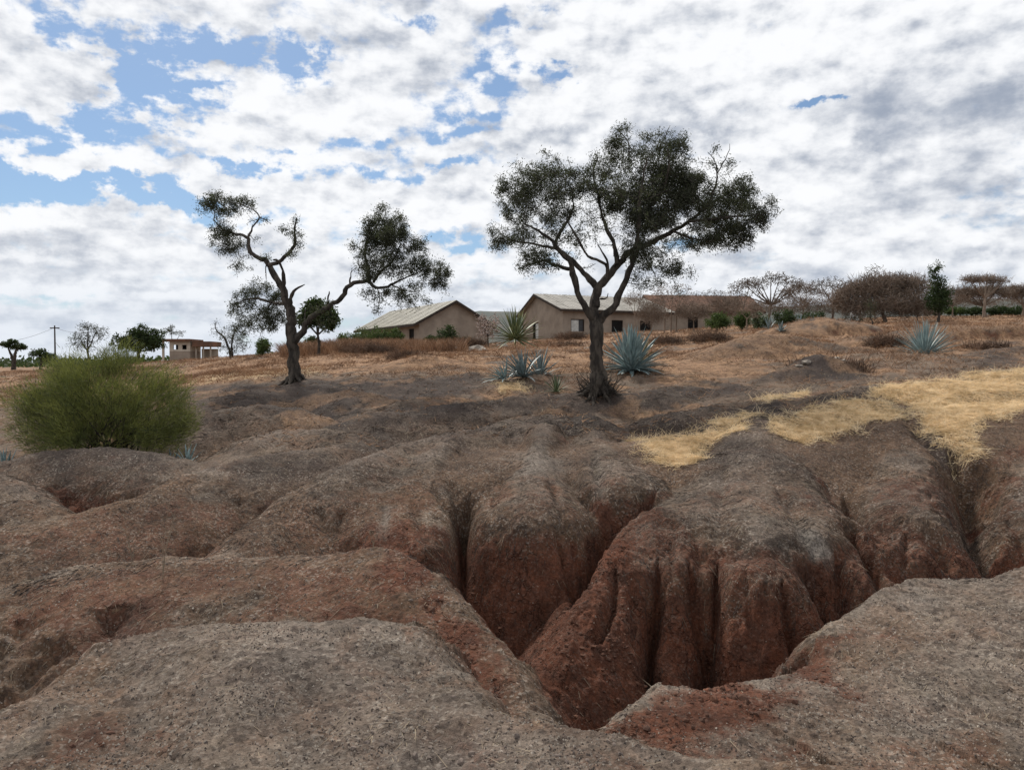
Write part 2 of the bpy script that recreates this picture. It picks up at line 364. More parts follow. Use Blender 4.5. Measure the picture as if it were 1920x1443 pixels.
for pts, w, dp in [
  ([(1235,1045),(1231,1117),(1219,1172),(1217,1274)], .05, .50), ([(1290,1055),(1310,1113),(1328,1183),(1323,1285)], .08, .60),
  ([(1345,1040),(1341,1132),(1330,1180)], .05, .45), ([(1465,1090),(1478,1135),(1492,1190),(1499,1235)], .055, .5),
  ([(1535,1050),(1542,1106),(1550,1150)], .13, .35), ([(1566,1040),(1583,1113),(1583,1150)], .05, .22),
  ([(1060,985),(1087,1055),(1098,1099)], .035, .16), ([(1038,1000),(1069,1091)], .03, .12), ([(1155,1045),(1149,1128),(1120,1200)], .035, .15),
  ([(882,925),(872,958),(869,997),(866,1055),(863,1094)], .07, .45), ([(808,894),(834,945),(860,990)], .05, .08), ([(838,890),(852,930),(866,975)], .04, .06),
  ([(1235,915),(1200,950),(1157,984),(1124,1010),(1105,1071),(1085,1113)], .09, .40),
  ([(1580,930),(1592,965),(1605,1000),(1640,1050),(1655,1100)], .07, .35), ([(1780,840),(1808,880),(1820,950),(1850,1000),(1892,1056)], .20, .6),
  ([(1027,887),(1045,940),(1062,990)], .04, .05), ([(947,894),(921,945),(890,985)], .04, .05), ([(985,880),(975,940)], .03, .03), ([(1060,880),(1110,960)], .04, .06),
  ([(1355,870),(1350,950),(1342,1040)], .10, .07), ([(1450,900),(1500,980),(1530,1040)], .09, .07), 
  ([(444,930),(456,975)], .04, .06), ([(595,945),(613,989)], .05, .08), ([(640,950),(636,990)], .04, .06),
  ([(134,1190),(90,1215),(53,1245),(27,1299)], .12, .15), ([(222,1140),(206,1170)], .10, .12), ([(60,1150),(30,1190),(0,1210)], .12, .09),
  ([(1260,1010),(1262,1090)], .03, .05), ([(1400,1060),(1405,1180)], .03, .06), ([(1440,1080),(1430,1200)], .03, .05), ([(1190,1080),(1185,1200)], .03, .10),
  ([(930,1010),(935,1120)], .04, .06), ([(985,1000),(990,1150)], .03, .05), ([(1700,1000),(1695,1080)], .04, .10), ([(1740,980),(1770,1070)], .05, .08),
  ([(770,930),(800,1010)], .05, .06), ([(718,950),(722,1010)], .06, .05), ([(1110,850),(1130,930)], .05, .07), ([(720,765),(690,775)], .10, .10),
  ([(1690,770),(1730,820),(1790,870)], .10, .12), ([(1150,800),(1280,806)], .18, .25)]:
    groove(pts, w, dp)

# ---- fine relief
steep = np.clip(RED, 0, 1)
nearf = np.clip(1 - (GY - 10) / 12, 0, 1)
rough = 0.020 * fbm(GX + 3, GY - 8, 1.3, 3) * 2 + 0.008 * fbm(GX, GY, 7, 4, .6)
rough += steep * nearf * (0.055 * fbm(GX * 1.0, GY * 0.45, 4.0, 3, .55) + 0.03 * fbm(GX + 5, GY, 13.0, 3, .6))
nn = np.clip(1 - (GY - 4.5) / 5, 0, 1)
rough += nn * (.0075 * fbm(GX, GY, 19, 3, .7) + .005 * np.abs(gnoise(GX * 45, GY * 45))) + np.clip(1 - (GY - 9) / 6, 0, 1) * .016 * fbm(GX + 2, GY, 4.2, 4, .65)
rough += np.clip((GY - 9) / 2, 0, 1) * np.clip((19 - GY) / 3, 0, 1) * (.045 * fbm(GX + 12, GY, 2.2, 4, .6))
Z += rough
mid = np.clip((GY - 13) / 6, 0, 1) * np.clip(1 - (GY - 80) / 100, 0, 1)
Z += mid * (0.16 * fbm(GX, GY, 0.35, 3) + 0.05 * fbm(GX, GY, 1.5, 3))
Z -= np.clip((GY - 100) / 300, 0, 1) * 0

# ---- soil masks (what the soil is, not how it is lit)
STRAW = np.zeros((NR, NC)); DARK = np.zeros((NR, NC)); PALE = np.zeros((NR, NC)); RUST = np.zeros((NR, NC))
edge = fbm(GX, GY, 2.2, 4, .6); edge2 = fbm(GX + 31, GY, 0.8, 4, .55)
def inpoly(poly, arr, val=1.0, soft=0.10, en=0.25):
    q = np.array([hit(a, b)[:2] for a, b in poly])
    bb = (GX > q[:, 0].min() - 1) & (GX < q[:, 0].max() + 1) & (GY > q[:, 1].min() - 1) & (GY < q[:, 1].max() + 1)
    X, Y = GX[bb], GY[bb]; ins = np.zeros(X.shape, bool); d = np.full(X.shape, 9.0)
    for i in range(len(q)):
        a, b = q[i], q[(i + 1) % len(q)]
        c = ((a[1] > Y) != (b[1] > Y)); xi = (b[0]-a[0]) * (Y - a[1]) / (b[1] - a[1] + 1e-12) + a[0]
        ins ^= c & (X < xi)
        s = b - a; L2 = s @ s + 1e-9; t = np.clip(((X-a[0])*s[0] + (Y-a[1])*s[1]) / L2, 0, 1)
        d = np.minimum(d, np.hypot(X-a[0]-t*s[0], Y-a[1]-t*s[1]))
    sd = np.where(ins, d, -d) + en * edge[bb]
    v = val / (1 + np.exp(np.clip(-sd / soft * 2, -40, 40)))
    arr[bb] = np.maximum(arr[bb], v)
inpoly([(1650,722),(1760,716),(1830,702),(1925,695),(1925,770),(1850,778),(1815,810),(1805,850),(1785,845),(1740,800),(1700,765),(1650,745)], STRAW, 1.0, .18, .36)
inpoly([(1465,790),(1540,765),(1600,752),(1665,758),(1680,778),(1620,790),(1560,820),(1500,822),(1455,808)], STRAW, 1.0, .18, .36)
inpoly([(1205,826),(1262,822),(1330,802),(1400,776),(1392,796),(1330,825),(1290,858),(1265,876),(1240,862)], STRAW, 1.0, .18, .36)
inpoly([(1430,745),(1510,733),(1500,742),(1440,757)], STRAW, .8)
inpoly([(930,722),(985,718),(990,736),(940,740)], STRAW, .8, .1)
inpoly([(290,1085),(420,1075),(560,1095),(520,1130),(300,1115)], STRAW, .40, .5, .7)
inpoly([(345,712),(480,692),(600,688),(600,704),(480,712),(345,722)], STRAW, .75, .3, .6)
# darker purple-grey crust
inpoly([(360,728),(560,712),(900,700),(900,740),(700,765),(600,790),(480,770),(370,760)], DARK, .85, .3, .6)
inpoly([(700,770),(1000,742),(1300,730),(1300,760),(1000,775),(860,790),(690,800)], DARK, .85, .25, .5)
inpoly([(640,800),(900,795),(900,850),(640,860)], DARK, .5, .3, .6)
inpoly([(1380,770),(1650,725),(1660,750),(1480,770),(1420,800)], DARK, .9, .15, .3)
inpoly([(1300,820),(1420,800),(1480,880),(1300,900)], DARK, .5, .3, .6)
inpoly([(1450,705),(1540,672),(1650,705),(1600,712)], DARK, 1.0, .3, .5)
inpoly([(1330,660),(1420,628),(1560,645),(1500,665)], DARK, .6, .3, .6)
inpoly([(1640,745),(1690,760),(1790,870),(1770,900),(1700,800)], DARK, .9, .15, .3)
inpoly([(1820,640),(1925,625),(1925,680),(1830,690)], DARK, .8, .4, .6)
inpoly([(60,850),(250,840),(350,860),(250,900),(80,900)], DARK, .6, .3, .5)
inpoly([(390,880),(620,845),(650,870),(480,930),(420,900)], DARK, .5, .3, .5)
inpoly([(200,1175),(240,1135),(280,1140),(250,1180),(205,1205)], DARK, .9, .08, .15)
inpoly([(470,1230),(560,1225),(600,1300),(520,1330)], DARK, .55, .15, .3)
inpoly([(760,1380),(900,1390),(880,1443),(760,1443)], DARK, .5, .15, .3)
# pale washed silt and broken crust
inpoly([(1490,985),(1530,990),(1560,1050),(1535,1050),(1500,1010)], PALE, .9, .05, .08)
inpoly([(735,950),(728,1010),(708,1015),(715,950)], PALE, .6, .04, .06)
inpoly([(1120,855),(1135,930),(1118,930),(1108,860)], PALE, .4, .04, .06)
inpoly([(1400,980),(1460,960),(1460,1030),(1400,1030)], PALE, .35, .12, .2)
inpoly([(960,850),(1060,860),(1040,890),(980,890)], PALE, .5, .12, .2)
inpoly([(1600,1250),(1900,1150),(1925,1300),(1750,1400),(1560,1360)], PALE, .45, .2, .4)
inpoly([(1180,1360),(1240,1290),(1500,1250),(1560,1180),(1640,1200),(1600,1300),(1500,1400),(1300,1430)], RED, .80, .22, .5)
inpoly([(0,1110),(250,1058),(600,1050),(700,1030),(860,1130),(980,1300),(930,1330),(780,1180),(400,1155),(150,1240),(0,1320)], RED, .60, .22, .5)
inpoly([(1165,1368),(1175,1345),(1245,1289),(1316,1292),(1455,1272),(1515,1238),(1530,1215),(1600,1185),(1570,1290),(1460,1370),(1400,1420),(1240,1392)], RED, .95, .14, .3)
inpoly([(690,1045),(760,1048),(830,1100),(875,1172),(950,1250),(985,1325),(935,1325),(855,1235),(790,1160),(700,1120)], RED, .92, .2, .35)
inpoly([(60,1330),(200,1300),(340,1443),(0,1443)], RED, .66, .22, .5)
inpoly([(880,1420),(1000,1390),(1150,1443),(880,1443)], RED, .5, .22, .5)
inpoly([(1600,1380),(1925,1340),(1925,1443),(1600,1443)], RED, .55, .22, .5)
inpoly([(0,1000),(300,925),(500,940),(420,1030),(0,1080)], RED, .50, .22, .5)
inpoly([(410,1040),(500,965),(640,900),(850,930),(860,1060),(640,1040)], RED, .42, .22, .5)
inpoly([(880,1000),(920,900),(1100,900),(1200,900),(1240,880),(1130,1010),(1000,1000)], RED, .46, .22, .5)
inpoly([(1130,1020),(1200,930),(1560,930),(1640,1040)], RED, .42, .22, .5)
inpoly([(1600,1000),(1620,930),(1800,930),(1870,1050)], RED, .55, .22, .5)
inpoly([(1820,900),(1925,850),(1925,1060),(1890,1060)], RED, .6, .22, .5)
inpoly([(0,900),(120,870),(340,870),(300,910),(100,965)], RED, .38, .22, .5)
inpoly([(330,728),(480,708),(620,700),(760,690),(900,690),(880,670),(620,668),(420,680),(330,700)], RUST, .9, .5, .9)
inpoly([(980,700),(1100,700),(1100,668),(980,660)], RUST, .9, .4, .9)
inpoly([(1230,720),(1480,700),(1400,672),(1240,672)], RUST, .8, .5, .9)
BROWN = np.zeros((NR, NC))
inpoly([(0,1115),(150,1062),(350,1050),(600,1048),(704,1030),(800,1070),(870,1150),(985,1310),(985,1335),(925,1330),(840,1240),(770,1165),(600,1160),(340,1165),(180,1215),(0,1330)], BROWN, 1, .2, .4)
inpoly([(1165,1368),(1245,1289),(1455,1272),(1515,1238),(1545,1185),(1648,1120),(1700,1150),(1640,1280),(1580,1380),(1500,1430),(1300,1415)], BROWN, 1, .25, .5)
inpoly([(0,1340),(107,1290),(170,1240),(260,1300),(200,1443),(0,1443)], BROWN, 1, .2, .5)
inpoly([(1700,1400),(1925,1330),(1925,1443),(1650,1443)], BROWN, .9, .2, .5)
inpoly([(0,1000),(200,945),(420,930),(640,930),(860,900),(860,1000),(640,1040),(400,1040),(0,1090)], BROWN, .8, .3, .8)
# rust red loose soil
RUST += .85 * np.clip((GY - 10.5) / 2, 0, 1) * np.clip(3.2 * fbm(GX + 77, GY, .55, 4, .6) - .2, 0, 1)
RUST += np.clip(1 - np.abs(edge2) * 0, 0, 1) * np.clip((GY - 18) / 4, 0, 1) * np.clip(0.62 + 1.3 * edge2, 0, 1)
inpoly([(1175,1350),(1240,1290),(1400,1280),(1500,1250),(1480,1300),(1350,1380),(1250,1400)], RED, .85, .5, .6)
inpoly([(690,1030),(760,1035),(860,1130),(900,1190),(900,1230),(800,1160),(720,1140)], RED, .75, .45, .5)
inpoly([(0,1340),(80,1310),(60,1400),(0,1443)], RED, .6, .3, .4)
inpoly([(640,1000),(640,1040),(760,1040),(860,1060),(850,990),(780,980)], RED, .8, .3, .4)
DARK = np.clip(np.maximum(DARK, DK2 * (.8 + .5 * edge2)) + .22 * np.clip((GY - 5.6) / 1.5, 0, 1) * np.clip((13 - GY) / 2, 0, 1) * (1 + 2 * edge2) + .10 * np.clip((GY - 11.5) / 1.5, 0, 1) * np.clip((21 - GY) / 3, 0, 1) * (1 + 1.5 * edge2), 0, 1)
PALE = np.clip(np.maximum(PALE, PL2 * (1 + 1.6 * edge2)), 0, 1)

# mesh builder ------------------------------------------------------
def add_mesh(name, V, Fq, mats=(), parent=None, smooth=True, matidx=None):
    V = np.asarray(V, np.float32).reshape(-1, 3); Fq = np.asarray(Fq, np.int32)
    me = bpy.data.meshes.new(name); k = Fq.shape[1]; nf = len(Fq)
    me.vertices.add(len(V)); me.vertices.foreach_set('co', V.ravel())
    me.loops.add(nf * k); me.loops.foreach_set('vertex_index', Fq.ravel())
    me.polygons.add(nf); me.polygons.foreach_set('loop_start', np.arange(0, nf * k, k, dtype=np.int32))
    me.polygons.foreach_set('loop_total', np.full(nf, k, np.int32))
    me.polygons.foreach_set('use_smooth', np.full(nf, smooth, bool))
    for m in mats: me.materials.append(m)
    if matidx is not None: me.polygons.foreach_set('material_index', np.asarray(matidx, np.int32))
    me.update(calc_edges=True)
    o = bpy.data.objects.new(name, me); C.objects.link(o)
    if parent: o.parent = parent
    return o
def tag(o, label=None, cat=None, group=None, kind=None):
    if label: o['label'] = label
    if cat: o['category'] = cat
    if group: o['group'] = group
    if kind: o['kind'] = kind
    return o
def empty(name, loc=(0, 0, 0), rz=0.0):
    o = bpy.data.objects.new(name, None); C.objects.link(o); o.location = tuple(float(v) for v in loc); o.rotation_euler = (0, 0, rz)
    o.empty_display_size = 0.3; return o

# ------------------------------------------------------------------ materials
def principled(name, rough=0.9, spec=0.25):
    m = bpy.data.materials.new(name); m.use_nodes = True; nt = m.node_tree; nt.nodes.clear(); N = NT(nt)
    b = N.n('ShaderNodeBsdfPrincipled'); b.inputs['Roughness'].default_value = rough
    b.inputs['Specular IOR Level'].default_value = spec
    o = N.n('ShaderNodeOutputMaterial'); nt.links.new(b.outputs[0], o.inputs[0])
    return m, N, b
def mat_var(name, c1, c2, scale=3.0, rough=0.9, detail=3, bump=0.0, coord='Object', spec=.2, stretch=(1, 1, 1), trans=None, lo=.35, hi=.65):
    m, N, b = principled(name, rough, spec)
    tc = N.n('ShaderNodeTexCoord'); v = N.v('MULTIPLY', tc.outputs[coord], stretch)
    n = N.noise(v, scale, detail, 0.6)
    N.put(b.inputs['Base Color'], N.mix(N.ss(n.outputs['Fac'], lo, hi), c1, c2))
    if bump:
        bp = N.n('ShaderNodeBump'); bp.inputs['Distance'].default_value = bump; N.put(bp.inputs['Height'], n.outputs['Fac'])
        N.nt.links.new(bp.outputs[0], b.inputs['Normal'])
    if trans:
        t = N.n('ShaderNodeBsdfTranslucent'); N.put(t.inputs[0], trans)
        ms = N.n('ShaderNodeMixShader'); ms.inputs[0].default_value = 0.3
        out = [x for x in N.nt.nodes if x.type == 'OUTPUT_MATERIAL'][0]
        N.nt.links.new(b.outputs[0], ms.inputs[1]); N.nt.links.new(t.outputs[0], ms.inputs[2]); N.nt.links.new(ms.outputs[0], out.inputs[0])
    return m

def soil_material():
    m, N, b = principled('eroded_soil', 0.95, 0.12)
    tc = N.n('ShaderNodeTexCoord'); co = tc.outputs['Object']
    a1 = N.n('ShaderNodeAttribute', attribute_name='soil'); s1 = N.n('ShaderNodeSeparateColor'); N.put(s1.inputs[0], a1.outputs['Color'])
    a2 = N.n('ShaderNodeAttribute', attribute_name='soil2'); s2 = N.n('ShaderNodeSeparateColor'); N.put(s2.inputs[0], a2.outputs['Color'])
    a3 = N.n('ShaderNodeAttribute', attribute_name='soil3'); s3 = N.n('ShaderNodeSeparateColor'); N.put(s3.inputs[0], a3.outputs['Color']); drop = s3.outputs[0]
    red, straw, dark = s1.outputs; pale, rust, far = s2.outputs
    nL = N.noise(co, 0.9, 5, .6).outputs['Fac']; nM = N.noise(co, 5.5, 6, .65).outputs['Fac']; nF = N.noise(co, 34, 6, .7).outputs['Fac']
    nX = N.noise(N.v('ADD', co, (9, 4, 2)), 2.3, 5, .6, .5).outputs['Fac']
    crust = N.mix(N.ss(nL, .38, .62), (.222, .163, .117), (.170, .132, .103))
    crust = N.mix(N.ss(nX, .42, .66, 0, .8), crust, (.165, .092, .056))
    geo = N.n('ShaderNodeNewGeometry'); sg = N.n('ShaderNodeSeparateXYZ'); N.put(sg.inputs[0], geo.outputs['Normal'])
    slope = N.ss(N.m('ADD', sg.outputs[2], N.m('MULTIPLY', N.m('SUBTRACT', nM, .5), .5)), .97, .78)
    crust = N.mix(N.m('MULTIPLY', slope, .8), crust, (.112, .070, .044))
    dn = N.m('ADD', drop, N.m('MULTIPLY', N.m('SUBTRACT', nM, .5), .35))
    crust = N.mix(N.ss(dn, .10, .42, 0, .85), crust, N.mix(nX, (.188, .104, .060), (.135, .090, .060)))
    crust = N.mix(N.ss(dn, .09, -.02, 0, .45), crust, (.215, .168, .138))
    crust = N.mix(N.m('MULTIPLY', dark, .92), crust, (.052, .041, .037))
    crust = N.mix(N.m('MULTIPLY', pale, .8), crust, (.30, .27, .235))
    redc = N.mix(N.ss(nM, .35, .65), (.165, .064, .037), (.096, .044, .029))
    redc = N.mix(N.ss(nL, .5, .7, 0, .5), redc, (.062, .034, .025))
    rm = N.m('ADD', N.m('ADD', red, N.m('MULTIPLY', N.m('SUBTRACT', nF, .5), .7)), N.m('MULTIPLY', N.m('SUBTRACT', nM, .5), 1.3))
    rm = N.ss(N.m('MULTIPLY', rm, N.m('SUBTRACT', 1.0, N.m('MULTIPLY', pale, .35))), .25, .85)
    col = N.mix(rm, crust, redc)
    rustc = N.mix(N.ss(nM, .4, .6), (.37, .225, .130), (.185, .110, .068))
    col = N.mix(N.m('MULTIPLY', N.ss(N.m('ADD', rust, N.m('MULTIPLY', N.m('SUBTRACT', nM, .5), 1.2)), .25, .8), N.m('SUBTRACT', 1.0, N.m('MULTIPLY', dark, .6))), col, rustc)
    strawc = N.mix(N.ss(nF, .35, .65), (.56, .43, .27), (.36, .26, .155))
    sm = N.ss(N.m('ADD', straw, N.m('ADD', N.m('MULTIPLY', N.m('SUBTRACT', nM, .5), 2.0), N.m('MULTIPLY', N.m('SUBTRACT', nX, .5), 1.0))), .40, .95, 0, .9)
    col = N.mix(sm, col, strawc)
    # fine relief tone: dust flakes and pits, per-grain colour
    def vor(sc):
        v = N.n('ShaderNodeTexVoronoi'); v.inputs['Scale'].default_value = sc; v.inputs['Randomness'].default_value = 1
        N.put(v.inputs['Vector'], co); return v
    v1 = vor(62.0); v2 = vor(26.0)
    sx = N.n('ShaderNodeSeparateColor'); N.put(sx.inputs[0], v1.outputs['Color'])
    sy = N.n('ShaderNodeSeparateColor'); N.put(sy.inputs[0], v2.outputs['Color'])
    grainmask = N.m('MULTIPLY', N.m('SUBTRACT', 1.0, N.m('MULTIPLY', rm, .72)), N.m('SUBTRACT', 1.0, far))
    clump = N.ss(N.noise(N.v('ADD', co, (3, 3, 3)), 3.2, 5, .7).outputs['Fac'], .36, .66)
    flake = N.m('MULTIPLY', N.ss(sx.outputs[0], .66, .97), N.m('MULTIPLY', grainmask, N.m('ADD', N.m('MULTIPLY', clump, .75), .15)))
    col = N.mix(N.m('MULTIPLY', flake, .8), col, (.36, .31, .26))
    pit = N.m('MULTIPLY', N.ss(sy.outputs[1], .62, .98), grainmask)
    col = N.mix(N.m('MULTIPLY', pit, .5), col, (.050, .038, .034))
    col = N.v('SCALE', col, N.ss(nF, .28, .72, .60, 1.32))
    nP = N.noise(N.v('ADD', co, (7, 1, 5)), 1.7, 6, .68).outputs['Fac']
    col = N.v('SCALE', col, N.ss(nP, .32, .68, .74, 1.16))
    col = N.v('SCALE', col, N.ss(nM, .3, .7, .84, 1.14))
    N.put(b.inputs['Base Color'], col)
    h = N.m('ADD', N.m('MULTIPLY', nM, .040), N.m('MULTIPLY', nF, .030))
    h = N.m('ADD', h, N.m('MULTIPLY', sx.outputs[0], N.m('MULTIPLY', grainmask, .011)))
    cr = N.n('ShaderNodeTexVoronoi', feature='DISTANCE_TO_EDGE'); cr.inputs['Scale'].default_value = 7.5
    N.put(cr.inputs['Vector'], N.v('ADD', N.v('MULTIPLY', co, (1, 1, .55)), N.v('SCALE', N.noise(co, 6, 4, .6).outputs['Color'], .25)))
    crk = N.m('MULTIPLY', N.ss(cr.outputs['Distance'], 0, .06, -.03, 0), N.m('MULTIPLY', rm, N.ss(nX, .42, .6)))
    h = N.m('ADD', h, crk)
    bp = N.n('ShaderNodeBump'); bp.inputs['Strength'].default_value = 1.0; bp.inputs['Distance'].default_value = 1.0
    N.put(bp.inputs['Height'], h); N.nt.links.new(bp.outputs[0], b.inputs['Normal'])
    return m
M = {}
M['soil'] = soil_material()

idx = np.arange(NR * NC).reshape(NR, NC)
Fq = np.stack([idx[:-1, :-1], idx[:-1, 1:], idx[1:, 1:], idx[1:, :-1]], -1).reshape(-1, 4)
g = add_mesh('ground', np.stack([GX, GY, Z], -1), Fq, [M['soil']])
tag(g, kind='structure')
FAR = np.clip((GY - 9) / 8, 0, 1)
def cattr(me, name, a, b_, c):
    at = me.color_attributes.new(name, 'FLOAT_COLOR', 'POINT')
    arr = np.ones((NR * NC, 4), np.float32); arr[:, 0] = a.ravel(); arr[:, 1] = b_.ravel(); arr[:, 2] = c.ravel()
    at.data.foreach_set('color', arr.ravel())
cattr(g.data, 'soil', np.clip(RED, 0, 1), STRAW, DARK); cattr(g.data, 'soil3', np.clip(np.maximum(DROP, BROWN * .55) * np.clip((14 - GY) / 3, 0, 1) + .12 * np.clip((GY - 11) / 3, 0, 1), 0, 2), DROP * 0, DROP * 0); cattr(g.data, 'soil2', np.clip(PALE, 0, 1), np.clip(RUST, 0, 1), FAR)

# ------------------------------------------------------------------ growing things
def tubes(paths, sides=5):
    """paths: list of (pts Nx3, radii N) -> verts, quads"""
    Vs, Fs, off = [], [], 0
    ang = np.arange(sides) * 2 * math.pi / sides; ca, sa = np.cos(ang), np.sin(ang)
    for pts, rad in paths:
        pts = np.asarray(pts, float); n = len(pts)
        if n < 2: continue
        t = np.gradient(pts, axis=0); t /= np.linalg.norm(t, axis=1)[:, None] + 1e-9
        ref = np.where(np.abs(t[:, 2:3]) > 0.9, np.array([[1., 0, 0]]), np.array([[0, 0, 1.]]))
        # keep a stable frame
        u = np.cross(t, ref); 
        for i in range(1, n):
            v = u[i - 1] - t[i] * (u[i - 1] @ t[i]); u[i] = v if np.linalg.norm(v) > 1e-5 else u[i]
        u /= np.linalg.norm(u, axis=1)[:, None] + 1e-9; w = np.cross(t, u)
        rad = np.asarray(rad)[:, None, None]
        ring = pts[:, None, :] + rad * (ca[None, :, None] * u[:, None, :] + sa[None, :, None] * w[:, None, :])
        Vs.append(ring.reshape(-1, 3))
        a = np.arange(n * sides).reshape(n, sides); b = np.roll(a, -1, 1)
        Fs.append(np.stack([a[:-1], b[:-1], b[1:], a[1:]], -1).reshape(-1, 4) + off); off += n * sides
    return np.concatenate(Vs), np.concatenate(Fs)
def kites(cen, L, W, dirs=None, up=0.0):
    n = len(cen)
    d = rng.normal(size=(n, 3)) if dirs is None else dirs + rng.normal(size=(n, 3)) * 0.25
    d[:, 2] += up; d /= np.linalg.norm(d, axis=1)[:, None]
    s = np.cross(d, rng.normal(size=(n, 3))); s /= np.linalg.norm(s, axis=1)[:, None] + 1e-9
    L = (np.asarray(L) * rng.uniform(.6, 1.3, n))[:, None]; W = (np.asarray(W) * rng.uniform(.7, 1.3, n))[:, None]
    V = np.stack([cen, cen + d * L * .5 + s * W * .5, cen + d * L, cen + d * L * .5 - s * W * .5], 1).reshape(-1, 3)
    return V, np.arange(n * 4).reshape(n, 4)
def blades(base, d0, L, W, bend, segs=2):
    """thin curved ribbons: base Nx3, d0 unit Nx3, bend = sideways/gravity vector Nx3"""
    n = len(base); L = np.broadcast_to(L, n)[:, None]; W = np.broadcast_to(W, n)[:, None]
    s = np.cross(d0, rng.normal(size=(n, 3))); s /= np.linalg.norm(s, axis=1)[:, None] + 1e-9
    cols = []
    for k in range(segs + 1):
        t = k / segs; c = base + d0 * L * t + bend * L * t * t; w = W * (1 - t * .85) * .5
        cols += [c - s * w, c + s * w]
    V = np.stack(cols, 1).reshape(-1, 3); m = 2 * (segs + 1); a = np.arange(n)[:, None] * m
    F_ = np.concatenate([np.concatenate([a + 2*k, a + 2*k+1, a + 2*k+3, a + 2*k+2], 1) for k in range(segs)])
    return V, F_
def smooth_path(pts, rads, step, jit=0.0):
    pts = np.asarray(pts, float); seg = np.linalg.norm(np.diff(pts, axis=0), axis=1); L = np.r_[0, np.cumsum(seg)]
    n = max(3, int(L[-1] / step)); t = np.linspace(0, L[-1], n)
    A = cub(L, pts, t); r = np.interp(t, L, rads)
    if jit: A[1:-1] += rng.normal(size=(n - 2, 3)) * jit * r[1:-1, None]
    return A, r
def grow(limbs, clumps, n, step=0.14, tip=0.004, rmax=0.022, up=0.25, jit=0.25, reach=None):
    """limbs: list of (pts, radii). clumps: (center, (rx,ry,rz), weight). returns twig paths and tips"""
    P_, R_ = [], []
    for p, r in limbs: P_.append(p); R_.append(r)
    nodes = np.concatenate(P_); nr = np.concatenate(R_)
    w = np.array([c[2] * c[1][0] * c[1][2] for c in clumps]); w /= w.sum()
    tg = []
    for (c, rr, _), k in zip(clumps, rng.multinomial(n, w)):
        v = rng.normal(size=(k, 3)); v /= np.linalg.norm(v, axis=1)[:, None] + 1e-9
        v *= rng.uniform(0.0, 1, (k, 1)) ** 0.45
        tg.append(np.asarray(c) + v * np.asarray(rr))
    tg = np.concatenate(tg)
    dmin = np.array([np.min(np.sum((nodes - t) ** 2, 1)) for t in tg]); tg = tg[np.argsort(dmin)]
    buf = np.empty((len(nodes) + len(tg) * 14, 3)); br = np.empty(len(buf)); m = len(nodes); buf[:m] = nodes; br[:m] = nr
    paths, tips, tdir = [], [], []
    for t in tg:
        d2 = np.sum((buf[:m] - t) ** 2, 1); pen = np.where(buf[:m, 2] > t[2] + .3, 1.35, 1.0) + np.where(br[:m] > .09, .5, 0)
        i = int(np.argmin(d2 * pen)); a = buf[i]; dist = math.sqrt(d2[i])
        if dist < 0.03: continue
        k = min(12, max(3, int(dist / step) + 2)); tt = np.linspace(0, 1, k)[:, None]
        mid = (a + t) / 2 + np.array([0, 0, up * dist * .5]) + rng.normal(size=3) * dist * .14
        p = (1-tt)**2 * a + 2*tt*(1-tt)*mid + tt**2 * t
        p[1:] += rng.normal(size=(k - 1, 3)) * jit * step * .35
        r0 = min(br[i] * .75, rmax, tip + dist * .017); rr = np.linspace(r0, tip, k)
        paths.append((p, rr)); buf[m:m+k-1] = p[1:]; br[m:m+k-1] = rr[1:]; m += k - 1
        tips.append(p[-1]); tdir.append(p[-1] - p[-2])
    return paths, np.array(tips), np.array(tdir)

M['bark'] = mat_var('bark', (.075, .062, .050), (.030, .025, .021), 9, .95, 6, .04, stretch=(1, 1, .35), lo=.4, hi=.6)
M['twig'] = mat_var('twig', (.050, .042, .034), (.030, .025, .021), 5, .95)
M['leaf_olive'] = mat_var('leaf_olive', (.062, .064, .042), (.032, .034, .024), 2.5, .7, trans=(.07, .085, .03))
M['leaf_dark'] = mat_var('leaf_dark', (.042, .060, .022), (.022, .036, .014), 1.2, .7, trans=(.05, .08, .02))
M['leaf_green'] = mat_var('leaf_green', (.075, .105, .032), (.040, .062, .020), 1.2, .7, trans=(.08, .12, .03))
M['broom'] = mat_var('broom', (.26, .27, .075), (.10, .125, .042), 3.0, .7, 4, trans=(.15, .16, .03))
M['broom_dark'] = mat_var('broom_dark', (.095, .105, .040), (.045, .055, .025), 2.0, .7)
M['bare_twig'] = mat_var('bare_twig', (.15, .12, .095), (.090, .070, .055), 1.0, .95)
M['brown_twig'] = mat_var('brown_twig', (.225, .17, .13), (.14, .105, .080), 1.0, .95)
M['brush'] = mat_var('dead_brush', (.17, .105, .070), (.075, .050, .036), 1.5, .95)
M['flower'] = mat_var('flower', (.52, .42, .38), (.30, .24, .20), 3.0, .8)
M['agave'] = mat_var('agave_leaf', (.205, .255, .255), (.115, .150, .155), 2.2, .55, 3, spec=.4)
M['agave_pale'] = mat_var('agave_leaf_pale', (.30, .385, .38), (.16, .22, .22), 2.2, .5, 3, spec=.4)
M['agave_green'] = mat_var('agave_leaf_green', (.120, .160, .075), (.060, .085, .040), 2.2, .55, 3, spec=.4)
M['yucca'] = mat_var('yucca_leaf', (.20, .21, .085), (.060, .085, .035), 2.6, .55, 3, spec=.4)
M['straw'] = mat_var('straw', (.98, .80, .54), (.60, .44, .24), 5.0, .85, 3, trans=(.66, .52, .33))
M['rust_grass'] = mat_var('rust_grass', (.36, .215, .125), (.150, .088, .055), 1.2, .9, 4)
M['fibre'] = mat_var('dry_fibre', (.30, .24, .17), (.15, .115, .085), 5, .9, 3)
M['dark_fibre'] = mat_var('dark_fibre', (.075, .060, .050), (.040, .033, .030), 5, .9, 3)
M['pebble_pale'] = mat_var('pebble_pale', (.40, .345, .285), (.24, .20, .165), 20, .9, 2)
